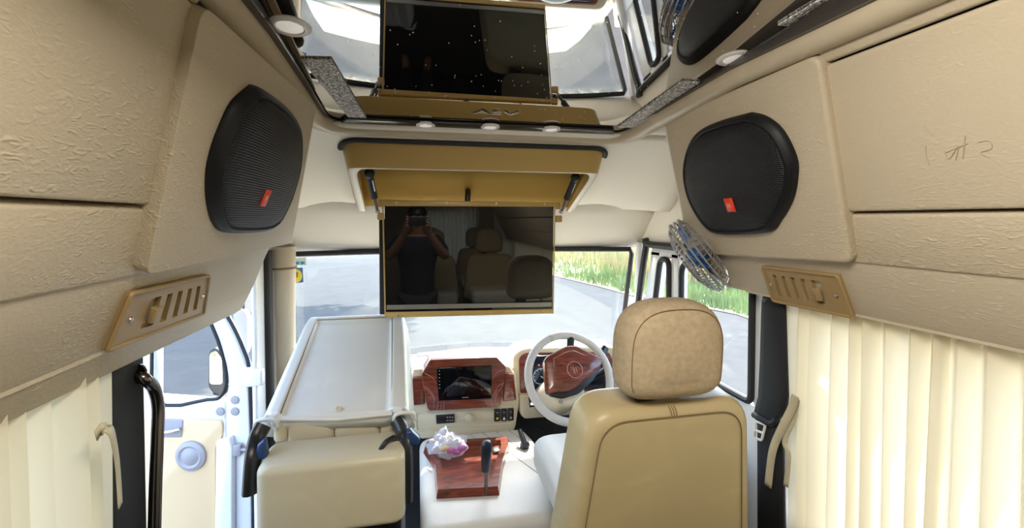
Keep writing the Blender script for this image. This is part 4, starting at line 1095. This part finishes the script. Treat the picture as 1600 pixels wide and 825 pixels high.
# tie bands
def ribbon(name, pts, w, label, cat, m, group=None):
    pts = bez([V(p) for p in pts], 6); g = Geo(); n = len(pts)
    side = []
    for i, p in enumerate(pts):
        d = (pts[min(i + 1, n - 1)] - pts[max(i - 1, 0)]).normalized(); q = d.cross(V((1, 0.3, 0))).normalized() if abs(d.z) > .01 or True else V((0, 1, 0))
        side.append(q)
    g.grid([[p - q * w / 2 for p, q in zip(pts, side)], [p for p in pts], [p + q * w / 2 for p, q in zip(pts, side)]])
    o = obj(name, g, m, solid=0.002, offs=0, angle=80)
    tag(o, label, cat, group); return o
xl, xr_ = sx(-1, 0.79), sx(1, 0.80)
ribbon('tie_band', [onX(150, 682, xl), onX(158, 671, xl), onX(172, 672, xl + 0.01), onX(178, 690, xl + 0.01), onX(184, 730, xl), onX(188, 790, xl)], 0.022, 'cream cloth tie band looped beside the black left post', 'tie band', M['seat_cream'], 'curtain tie bands')
ribbon('tie_band', [onX(1243, 618, xr_), onX(1236, 640, xr_), onX(1222, 668, xr_ - 0.01), onX(1207, 705, xr_ - 0.01), onX(1200, 760, xr_)], 0.022, 'cream cloth tie band hanging down beside the black right seat belt', 'tie band', M['seat_cream'], 'curtain tie bands')
ribbon('tie_band', [onX(1246, 624, xr_ + 0.02), onX(1240, 655, xr_ + 0.01), onX(1226, 690, xr_), onX(1232, 712, xr_), onX(1228, 760, xr_)], 0.014, 'narrow twisted end of the right tie band against the curtain', 'tie band', M['seat_cream'], 'curtain tie bands')

# ------------------------------------------------------------------ seat belt and B post cover on the right
xbp = sx(1, 0.845)
sb = thing('seat_belt', 'black driver seat belt hanging down the right post with a metal buckle', 'seat belt', onX(1200, 700, xbp))
B = lambda u, v, x=xbp: onX(u, v, x)
rowsb = []
for v, u0, u1 in ((468, 1193, 1226), (490, 1192, 1227), (560, 1190, 1229), (620, 1187, 1231), (646, 1180, 1228), (656, 1184, 1216), (665, 1186, 1222), (720, 1186, 1224), (830, 1186, 1226)):
    c = 5
    rowsb.append([B(u0 + (u1 - u0) * k_ / c, v) + V((-0.006 * math.sin(math.pi * k_ / c), 0, 0)) for k_ in range(c + 1)])
obj('webbing', Geo().grid(rowsb), M['webbing'], sb, solid=0.012, offs=0, angle=60)
obj('slip_ring', Geo().box(B(1208, 470), (0.02, 0.075, 0.02)), M['black'], sb, bevel=0.005, seg=2)
tn = [B(1181, 658, xbp - 0.02), B(1196, 664, xbp - 0.02), B(1190, 688, xbp - 0.02), B(1178, 684, xbp - 0.02)]
g = Geo().tube(round_poly(tn, 0.004), 0.0042, 6, closed=True)
obj('buckle_tongue', g, M['lamp_rim'], sb, label='pale metal buckle tongue')
obj('tongue_bar', Geo().tube([B(1180, 672, xbp - 0.02), B(1193, 677, xbp - 0.02)], 0.004, 6), M['lamp_rim'], sb)
obj('belt_fold', Geo().tube(bez([B(1178, 648, xbp - 0.015), B(1190, 655, xbp - 0.02), B(1205, 662, xbp - 0.02), B(1214, 655, xbp - 0.015)], 4), 0.010, 8), M['webbing'], sb)

# grab handle at the left doorway
gh = thing('grab_handle', 'dark steel grab handle curving out of the black left post', 'handle', onX(236, 780, -0.585))
xg = -0.585
obj('tube', Geo().tube(bez([onX(212, 584, xg - 0.02), onX(226, 592, xg), onX(240, 606, xg), onX(247, 635, xg), onX(246, 680, xg), onX(243, 760, xg), onX(241, 840, xg)], 8), 0.0125, 14), M['dark_chrome'], gh)
obj('flange', Geo().lathe([(0.022, 0), (0.021, 0.006), (0.013, 0.010)], onX(213, 584, xg - 0.018), (0.3, 0.9, -0.1), 16), M['dark_chrome'], gh)

# ------------------------------------------------------------------ open left cab door
hinge = V((-0.70, 1.985, 0)); dd = V((-0.978, 0.207, 0)); dn = V((-0.207, -0.978, 0))
do = bpy.data.objects.new('door_1', None); COL.objects.link(do); do.location = (-0.70, 1.985, ZF + 0.1); do['kind'] = 'structure'; do['label'] = 'open white left cab door with tan door card'
def O(u, v, lift=0.0): return on(u, v, hinge + dn * lift, dn)
def dback(p, k): return p + dd * k
# frame: outer skin with a window hole made from four members
lo = -1.35
h0 = O(383, 640)
fr_top = [O(326, 480), O(340, 470)]
g = Geo()
thick = -dn * 0.045
g.prism([O(318, 488), O(338, 470), O(372, 538), O(386, 575), O(389, 640), O(392, 730), O(394, 900), O(357, 900), O(352, 660), O(352, 626), O(356, 600), O(352, 570), O(340, 530)], thick)
obj('front_stile', g, M['white_paint'], do, bevel=0.008, seg=2)
g = Geo().prism([O(352, 626), O(352, 660), O(100, 646), O(100, 618), O(243, 620), O(330, 626)], thick)
obj('sill_rail', g, M['white_paint'], do, bevel=0.008, seg=2)
g = Geo().prism([O(243, 440), O(243, 624), O(222, 623), O(222, 440)], thick)
obj('rear_stile', g, M['white_paint'], do, bevel=0.006, seg=2)
g = Geo().prism([O(352, 655), O(357, 900), O(100, 900), O(100, 640)], thick)
obj('lower_skin', g, M['white_paint'], do, bevel=0.004, seg=2)
g = Geo().prism([O(338, 470), O(318, 488), O(222, 470), O(222, 440)], thick)
obj('head_rail', g, M['white_paint'], do, bevel=0.004, seg=2)
gl_ = [O(243, 455, 0.0), O(310, 478, 0), O(336, 520, 0), O(350, 565, 0), O(354, 596, 0), O(346, 618, 0), O(325, 624, 0), O(243, 621, 0)]
gp = bez(gl_ + [gl_[0]], 4)
obj('window_seal', Geo().tube(gp[:-1], 0.007, 8, closed=True), M['rubber'], do)
obj('door_glass', Geo().prism([p - dn * 0.02 for p in gl_], -dn * 0.004), M['glass'], do, smooth=False)
# tan card
card = [O(348, 668, 0.010), O(346, 658, 0.010), O(100, 650, 0.010), O(100, 900, 0.010), O(336, 900, 0.010), O(336, 700, 0.010), O(346, 684, 0.010)]
obj('door_card', Geo().prism(round_poly(card, 0.012), -dn * 0.012), M['door_tan'], do, bevel=0.003, seg=2)
rc = [O(252, 655, 0.013), O(286, 656, 0.013), O(284, 684, 0.013), O(250, 684, 0.013)]
obj('handle_recess', Geo().prism(round_poly(rc, 0.01), -dn * 0.006), M['grey_plastic'], do, bevel=0.003, seg=2)
obj('door_handle', Geo().tube([O(254, 676, 0.02), O(268, 674, 0.024), O(281, 671, 0.02)], 0.008, 8), M['chrome'], do)
cp = O(299, 712, 0.012)
obj('door_speaker', Geo().lathe([(0.062, 0), (0.060, 0.008), (0.045, 0.014), (0.036, 0.010), (0.02, 0.018), (0.002, 0.020)], cp, dn, 24), M['grey_plastic'], do)
for u, v in ((367, 625), (367, 643), (344, 643)):
    obj('plug', Geo().lathe([(0.0175, 0), (0.016, 0.003), (0.002, 0.005)], O(u, v, 0.002), dn, 16), M['grey_plastic'], do)
obj('pocket', Geo().prism(round_poly([O(337, 690, 0.03), O(358, 684, 0.03), O(362, 700, 0.03), O(362, 900, 0.03), O(334, 900, 0.03)], 0.008), -dn * 0.03), M['white_paint'], do, bevel=0.006, seg=2)
seal = [O(338, 468, 0.0), O(362, 506, 0), O(380, 545, 0), O(389, 575, 0), O(392, 640, 0), O(395, 730, 0), O(396, 900, 0)]
obj('door_seal', Geo().tube(bez(seal, 5), 0.007, 8), M['rubber'], do)
for v in (590,):
    obj('door_hinge', Geo().prism([O(380, v - 15, 0.02), O(408, v - 12, 0.02), O(408, v + 14, 0.02), O(380, v + 16, 0.02)], -dn * 0.03), M['white_paint'], do, bevel=0.006, seg=2)
obj('check_strap', Geo().tube([O(368, 702, 0.02), O(392, 703, 0.02)], 0.006, 8), M['grey_plastic'], do)
obj('check_strap_end', Geo().box(O(371, 703, 0.02), (0.03, 0.02, 0.045)), M['grey_plastic'], do, bevel=0.004, seg=2)
# door mirrors
def mirror(pxs, dist, glass_px, label, arm):
    p = [ray(u, v) * dist for u, v in pxs]
    n_ = V((0.0, -1.0, 0.14)).normalized()
    c = sum(p, V()) / len(p)
    p = [on(u, v, c, n_) for u, v in pxs]
    t = thing('side_mirror', label, 'mirror', c, 'door mirrors')
    rp = round_poly(p, 0.03)
    obj('housing', Geo().prism(rp, -n_ * 0.06), M['grey_plastic'] if not glass_px else M['black'], t, bevel=0.015, seg=3)
    if glass_px:
        obj('mirror_glass', Geo().prism(round_poly([on(u, v, c + n_ * 0.002, n_) for u, v in glass_px], 0.015), n_ * 0.003), M['mirror'], t, smooth=False)
    obj('arm', Geo().tube(bez([on(u, v, c - n_ * 0.03, n_) for u, v in arm], 5), 0.014, 8), M['black'], t)
    return t
mirror([(364, 486), (374, 480), (386, 490), (387, 545), (380, 560), (366, 530)], 2.35, None, 'tall dark door mirror seen through the gap ahead of the open left door', [(352, 482), (362, 470), (376, 470), (378, 484)])
mirror([(326, 548), (336, 542), (350, 556), (352, 606), (344, 622), (325, 608)], 2.35, [(328, 552), (337, 547), (347, 560), (348, 600), (328, 600)], 'door mirror seen through the left door glass, reflecting green verge', [(335, 612), (348, 614), (356, 600)])

# ------------------------------------------------------------------ cabin fan on the right pillar
fc = onX(1092, 398, 1.00)
fn = V((-0.80, -0.42, -0.42)).normalized()
fn = (V((0.62, -0.35, 0.0))).normalized()
# axis chosen so that the disc leans: long axis runs down to the right in the picture
la_ = (onX(1126, 446, 1.00) - onX(1058, 346, 1.00)).normalized()
fa = V((-0.55, 0.62, -0.35)); fa = (fa - la_ * fa.dot(la_)).normalized()
fx_ = la_; fy_ = fa.cross(fx_)
fan = thing('cabin_fan', 'grey wire cabin fan with blue blades by the right pillar', 'fan', fc)
RF = 0.145
ring = lambda r_, h: [fc + fx_ * math.cos(a) * r_ + fy_ * math.sin(a) * r_ + fa * h for a in [2 * math.pi * k_ / 36 for k_ in range(36)]]
g = Geo()
for r_, h in ((RF, 0.0), (RF, 0.018), (RF, -0.018), (RF * 0.85, 0.036), (RF * 0.62, 0.050), (RF * 0.85, -0.036), (RF * 0.62, -0.050)):
    g.tube(ring(r_, h), 0.0034, 5, closed=True)
obj('guard_rings', g, M['fan_grey'], fan)
g = Geo()
for q in range(44):
    a = 2 * math.pi * q / 44; d = fx_ * math.cos(a) + fy_ * math.sin(a); b2 = fx_ * math.cos(a + 0.2) + fy_ * math.sin(a + 0.2)
    for sg in (1, -1):
        g.tube([fc + b2 * 0.03 + fa * 0.056 * sg, fc + d.lerp(b2, 0.5) * RF * 0.62 + fa * 0.050 * sg, fc + d * RF * 0.88 + fa * 0.034 * sg, fc + d * RF + fa * 0.012 * sg], 0.0019, 4)
o = obj('guard_wires', g, M['fan_grey'], fan); o['kind'] = 'stuff'
obj('guard_cap', Geo().lathe([(0.035, 0), (0.033, 0.005), (0.002, 0.007)], fc + fa * 0.054, fa, 18), M['lamp_rim'], fan)
obj('guard_cap', Geo().lathe([(0.035, 0), (0.033, 0.005), (0.002, 0.007)], fc - fa * 0.054, -fa, 18), M['lamp_rim'], fan)
for q in range(3):
    a = R(120 * q + 40); d = fx_ * math.cos(a) + fy_ * math.sin(a); e_ = fa.cross(d)
    rows = []
    for k_ in range(6):
        r_ = 0.03 + 0.10 * k_ / 5; w_ = 0.022 + 0.035 * math.sin(math.pi * k_ / 6)
        rows.append([fc + d * r_ + e_ * (w_ * t_) + fa * (0.016 * t_) for t_ in (-1, -0.3, 0.4, 1)])
    obj('blade', Geo().grid(rows), M['fan_blue'], fan, solid=0.003, offs=0)
obj('motor', Geo().lathe([(0.034, 0), (0.034, 0.05), (0.025, 0.06)], fc - fa * 0.02, fa, 16), M['fan_blue'], fan)
obj('bracket', Geo().tube(bez([fc - fa * 0.02 + fx_ * RF, V((1.08, fc.y + 0.10, fc.z - 0.03)), V((1.15, fc.y + 0.20, -0.03))], 5), 0.010, 8), M['fan_grey'], fan)

# ------------------------------------------------------------------ windscreen stickers
def wsp(u, v, inset=0.012):
    """point on the inner windscreen face along a sight line"""
    best = None
    r = ray(u, v); lo, hi = 1.2, 4.0
    def f(t):
        p = r * t; b = (p.z + 0.80) / (0.80 - 0.158); a = (p.x - 0.275) / (0.845 * (1 + 0.05 * (1 - b)))
        return p.y - ws(a, b).y
    for _ in range(50):
        m_ = (lo + hi) / 2
        if f(m_) > 0: hi = m_
        else: lo = m_
    return r * (lo - inset)
def sticker(name, px, m, label, parent=None):
    pts = [wsp(u, v) for u, v in px]
    nn = (pts[1] - pts[0]).cross(pts[2] - pts[0]).normalized()
    if nn.y > 0: nn = -nn
    o = obj(name, Geo().prism(pts, nn * 0.0008), m, parent, smooth=False)
    if parent is None: tag(o, label, 'sticker', 'windscreen stickers')
    return o, nn
o, nn = sticker('windscreen_sticker', [(455, 419), (473, 418), (474, 441), (455, 443)], M['stick_blue'], 'blue square sticker with a yellow disc and digit 8 at the left of the windscreen')
c = wsp(462.5, 431, 0.014)
disc = [wsp(462.5 + 9.6 * math.cos(a), 431 + 10.5 * math.sin(a), 0.0135) for a in [2 * math.pi * k_ / 24 for k_ in range(24)]]
d_ = obj('disc', Geo().prism(disc, nn * 0.0006), M['stick_yellow'], o, smooth=False, label='yellow disc')
up = (wsp(463, 425, .015) - wsp(463, 436, .015)).normalized(); rt = (wsp(468, 431, .015) - wsp(458, 431, .015)).normalized()
text('digit', '8', 0.040, M['ink'], o, wsp(462.5, 430, 0.0155), rt, up)
o2_, _ = sticker('windscreen_sticker', [(452, 403), (478, 402), (479, 414), (453, 415)], M['white_print'], 'small white sticker with teal blocks above the blue sticker')
for u0 in (461, 469.5):
    obj('teal_block', Geo().prism([wsp(u0, 409, .0135), wsp(u0 + 6.5, 408.6, .0135), wsp(u0 + 6.5, 413.2, .0135), wsp(u0, 413.6, .0135)], (0, -0.0006, 0)), M['teal'], o2_, smooth=False)
# wipers
for a, b, lab in (((652, 553), (812, 546), 'long grey wiper blade lying along the foot of the windscreen'), ((642, 556), (690, 562), 'short wiper arm behind the rosewood display bezel')):
    p, q = wsp(*a, -0.03), wsp(*b, -0.03)
    w_ = thing('wiper', lab, 'wiper', p, 'windscreen wipers')
    obj('blade', Geo().tube([p, p.lerp(q, 0.5) + V((0, 0.01, 0.012)), q], 0.007, 6), M['grey_plastic'], w_)
    obj('arm', Geo().tube([p.lerp(q, 0.5) + V((0, 0.012, 0.018)), q + V((0, 0.03, 0.0))], 0.006, 6), M['lamp_rim'], w_)

# ------------------------------------------------------------------ bonnet, road, verge, trees
bo = obj('bonnet', Geo().grid([[V((XC - 0.9 + 1.8 * k_ / 12, y - 0.12 * ((k_ - 6) / 6) ** 2, z - 0.03 * ((k_ - 6) / 6) ** 2)) for k_ in range(13)] for y, z in ((2.78, -0.86), (3.0, -0.90), (3.3, -1.0), (3.42, -1.10), (3.45, -1.5))]), M['white_paint'], solid=0.01, offs=1)
tag(bo, 'white bonnet of the van just beyond the windscreen', 'bonnet')
ZG = -2.15
struct('ground', Geo().add([(-120, -60, ZG), (120, -60, ZG), (120, 200, ZG), (-120, 200, ZG)], [(0, 1, 2, 3)]), M['asphalt'], label='pale sunlit asphalt road')
edge_px = [(700, 392), (760, 404), (868, 432), (930, 447), (985, 462), (1080, 478), (1150, 492), (1182, 503)]
ep = [onZ(u, v, ZG) for u, v in edge_px]
ep = ep + [V((ep[-1].x + 1.2, 2, ZG)), V((ep[-1].x + 1.8, -20, ZG))]
ver = Geo(); m_ = len(ep)
ver.add([p + V((0, 0, 0.02)) for p in ep] + [V((110, p.y + 25 + (30 if i < 3 else 0), ZG + 0.5)) for i, p in enumerate(ep)], [(i, i + 1, m_ + i + 1, m_ + i) for i in range(m_ - 1)])
struct('verge', ver, M['soil'], label='dry soil verge beside the road')
rg = random.Random(5)
def along(t):
    t = t * (m_ - 3); i = min(int(t), m_ - 4); return ep[i].lerp(ep[i + 1], t - i), (ep[i + 1] - ep[i]).normalized()
def grass(name, count, o0, o1, h0, h1, w, m, label, t0=0.0, t1=1.0):
    g = Geo()
    for _ in range(count):
        p, d = along(rg.uniform(t0, t1)); nrm = V((-d.y, d.x, 0));
        if nrm.x < 0: nrm = -nrm
        q = p + nrm * (o0 + (o1 - o0) * rg.random()) + d * rg.uniform(-0.5, 0.5)
        h = rg.uniform(h0, h1); a = rg.uniform(0, 6.28); e = V((math.cos(a), math.sin(a), 0)) * w * rg.uniform(0.5, 1.2); ln = V((rg.uniform(-.3, .3), rg.uniform(-.3, .3), 0)) * h
        b = q + V((0, 0, 0.0 + 0.012 * o0))
        g.v += [b - e, b + e, b + V((0, 0, h)) + ln]; k = len(g.v); g.f.append((k - 3, k - 2, k - 1))
    o = obj(name, g, m, smooth=False); o['kind'] = 'stuff'; o['label'] = label; o['category'] = 'grass'; return o
grass('verge_grass', 9000, 0.1, 4.5, 0.15, 0.45, 0.03, M['grass_green'], 'short green grass on the verge right of the road')
grass('tall_grass', 7000, 2.2, 8.0, 0.8, 1.7, 0.03, M['grass_dry'], 'tall dry yellow grass behind the green verge')
grass('far_grass', 4500, 4.0, 12.0, 0.7, 1.9, 0.06, M['grass_green'], 'tall green weeds among the dry grass')
def bush(c, r_, label):
    g = Geo()
    for _ in range(900):
        d = V((rg.gauss(0, 1), rg.gauss(0, 1), rg.gauss(0, 1))).normalized() * r_ * (0.5 + 0.5 * rg.random()); d.z = abs(d.z) * 0.9
        p = V(c) + d; a = V((rg.uniform(-1, 1), rg.uniform(-1, 1), rg.uniform(-1, 1))).normalized() * r_ * 0.13; b = a.orthogonal().normalized() * r_ * 0.07
        g.v += [p - a, p + b, p + a, p - b]; k = len(g.v); g.f.append((k - 4, k - 3, k - 2, k - 1))
    t = thing('bush', label, 'bush', c, 'verge bushes')
    obj('foliage', g, M['leaf'] if rg.random() < 0.3 else M['grass_green'], t, smooth=False)
    st_ = Geo()
    for k_ in range(4): st_.tube([V(c), V(c) + V((rg.uniform(-.4, .4), rg.uniform(-.4, .4), 0.8)) * r_], 0.03, 5)
    obj('stem', st_, M['bark'], t)
for i, (tt, off, r_) in enumerate(((0.30, 9, 1.6), (0.52, 9, 1.5), (0.68, 8, 1.6), (0.80, 7.0, 1.5), (0.93, 6.5, 1.6))):
    p, d = along(tt); nrm = V((-d.y, d.x, 0)); nrm = nrm if nrm.x > 0 else -nrm
    bush(p + nrm * off, r_, ['green bush farthest along the verge, beyond the dry grass', 'green bush on the verge by the right end of the windscreen', 'green bush seen through the quarter light', 'green bush beyond the cabin fan', 'green bush nearest the right post'][i])
bush((-6.2, -7.6, ZG), 2.2, 'green roadside bush behind the van, mirrored in the left door mirror')
def tree(c, h, r_, reach, label):
    t = thing('roadside_tree', label, 'tree', c, 'roadside trees')
    c = V(c); topc = c + V(reach) + V((0, 0, h))
    g = Geo().tube(bez([c, c + V(reach) * 0.15 + V((0, 0, h * 0.5)), c + V(reach) * 0.55 + V((0, 0, h * 0.85)), topc], 5), [0.22 * (1 - 0.045 * k_) for k_ in range(16)], 8)
    for k_ in range(7):
        a = rg.uniform(0, 6.28); q = c + V(reach) * 0.4 + V((0, 0, h * 0.75))
        g.tube([q, q + V((math.cos(a), math.sin(a), 0.5)) * r_ * 0.75], 0.05, 5)
    obj('trunk', g, M['bark'], t)
    g = Geo()
    for _ in range(2600):
        d = V((rg.gauss(0, 1), rg.gauss(0, 1), rg.gauss(0, 0.5))); d = d.normalized() * r_ * rg.random() ** 0.5
        p = topc + d + V((0, 0, 0.3)); a = V((rg.uniform(-1, 1), rg.uniform(-1, 1), rg.uniform(-.4, .4))).normalized() * 0.22; b = V((0, 0, 1)).cross(a).normalized() * 0.11
        g.v += [p - a, p + b, p + a, p - b]; k = len(g.v); g.f.append((k - 4, k - 3, k - 2, k - 1))
    obj('crown', g, M['leaf'], t, smooth=False)
tree((-9.0, 13.5, ZG), 8.0, 2.6, (8.6, 0.0, 0), 'roadside tree left of the van shading the road ahead of the open door')
tree((-12.0, 16.0, ZG), 7.6, 2.8, (6.5, -1.0, 0), 'second roadside tree farther along the left edge of the road')

# ------------------------------------------------------------------ rear seats and the photographer, seen only as reflections in the television
for (dx, dy), lab in zip(((-0.54, -2.25), (0.10, -2.25), (-0.54, -3.30), (0.10, -3.30)), ('front aisle', 'front window', 'rear aisle', 'rear window')):
    dup(seat, (dx, dy, 0.12), 'beige saloon seat by the %s, behind the camera, mirrored dimly in the television' % lab)['group'] = 'saloon seats'
seat['group'] = 'cab and saloon seats'
def skin(name, verts, edges, m, parent=None, sub=2, root=0):
    me = bpy.data.meshes.new(name); me.from_pydata([v[0] for v in verts], edges, []); me.update()
    o = bpy.data.objects.new(name, me); COL.objects.link(o); me.materials.append(m)
    o.modifiers.new('skin', 'SKIN').use_smooth_shade = True
    q = o.modifiers.new('sub', 'SUBSURF'); q.levels = sub; q.render_levels = sub
    for v, d in zip(verts, me.skin_vertices[0].data):
        r = v[1]; d.radius = (r, r) if not isinstance(r, tuple) else r
    me.skin_vertices[0].data[root].use_root = True
    if parent is not None: adopt(o, parent)
    return o
pe = thing('person', 'standing person in a dark shirt holding up a phone, mirrored dimly in the television', 'person', (0.0, -0.45, ZF))
vs = [((0, -.45, -.62), (.125, .095)), ((0, -.45, -.42), (.125, .10)), ((0, -.44, -.25), (.16, .11)), ((0, -.435, -.14), .06), ((0, -.42, -.08), .058)]
ed = [(0, 1), (1, 2), (2, 3), (3, 4)]
def chain(a, pts):
    for p, r in pts:
        vs.append((p, r)); ed.append((a, len(vs) - 1)); a = len(vs) - 1
    return a
chain(4, [((0, -.415, -.03), .078), ((0, -.42, .04), .085), ((0, -.42, .10), .06)])
for sg in (-1, 1):
    w = chain(2, [((.17 * sg, -.44, -.205), .066), ((.21 * sg, -.34, -.27), .054), ((.25 * sg, -.22, -.335), .045), ((.17 * sg, -.15, -.23), .040), ((.10 * sg, -.085, -.115), .030), ((.085 * sg, -.06, -.075), .034)])
    for k_ in range(4):
        chain(w, [(((.092 - .004 * k_) * sg, -.030, -.060 + .022 * k_), .0095), (((.089) * sg, -.010, -.052 + .024 * k_), .0085), (((.072) * sg, -.006, -.046 + .024 * k_), .0075)])
    chain(w, [((.070 * sg, -.050, -.050), .0105), ((.060 * sg, -.034, -.026), .009)])
    chain(0, [((.09 * sg, -.45, -.72), .098), ((.10 * sg, -.43, -1.08), .064), ((.10 * sg, -.46, -1.40), .045), ((.11 * sg, -.38, -1.455), .042), ((.115 * sg, -.32, -1.46), .035)])
skin('body', vs, ed, M['skin'], pe)
sv = [((0, -.45, -.80), (.172, .135)), ((0, -.45, -.62), (.175, .132)), ((0, -.45, -.44), (.165, .127)), ((0, -.44, -.25), (.175, .125)), ((0, -.437, -.165), .075)]
se = [(0, 1), (1, 2), (2, 3), (3, 4)]
for sg in (-1, 1):
    a = len(sv); sv += [((.175 * sg, -.44, -.21), .080), ((.21 * sg, -.34, -.272), .070), ((.235 * sg, -.27, -.31), .064)]; se += [(3, a), (a, a + 1), (a + 1, a + 2)]
skin('shirt', sv, se, M['shirt'], pe)
tv_, te = [((0, -.45, -.66), (.155, .118))], []
for sg in (-1, 1):
    a = len(tv_); tv_ += [((.09 * sg, -.45, -.74), .106), ((.10 * sg, -.43, -1.08), .076), ((.10 * sg, -.46, -1.38), .058)]; te += [(0, a), (a, a + 1), (a + 1, a + 2)]
skin('trousers', tv_, te, M['trouser'], pe)
obj('hair', Geo().sphere((0, -.435, .055), (.088, .098, .088), 18, 10), M['hair'], pe)
obj('nose', Geo().sphere((0, -.335, -.005), (.013, .018, .022), 10, 8), M['skin'], pe)
obj('mouth', Geo().sphere((0, -.345, -.048), (.024, .008, .007), 10, 6), simple('lip', (.22, .09, .07), .5), pe)
for sg in (-1, 1):
    obj('eye', Geo().sphere((.030 * sg, -.348, .025), (.013, .008, .008), 10, 6), M['white_print'], pe)
    obj('ear', Geo().sphere((.082 * sg, -.425, .01), (.012, .02, .032), 10, 8), M['skin'], pe)
ph = thing('phone', 'black phone held up by the standing person, mirrored dimly in the television', 'phone', (0, -.03, -.03))
obj('casing', Geo().box((0.0, -.030, -.012), (.162, .008, .076)), M['black'], ph, bevel=.003, seg=2)
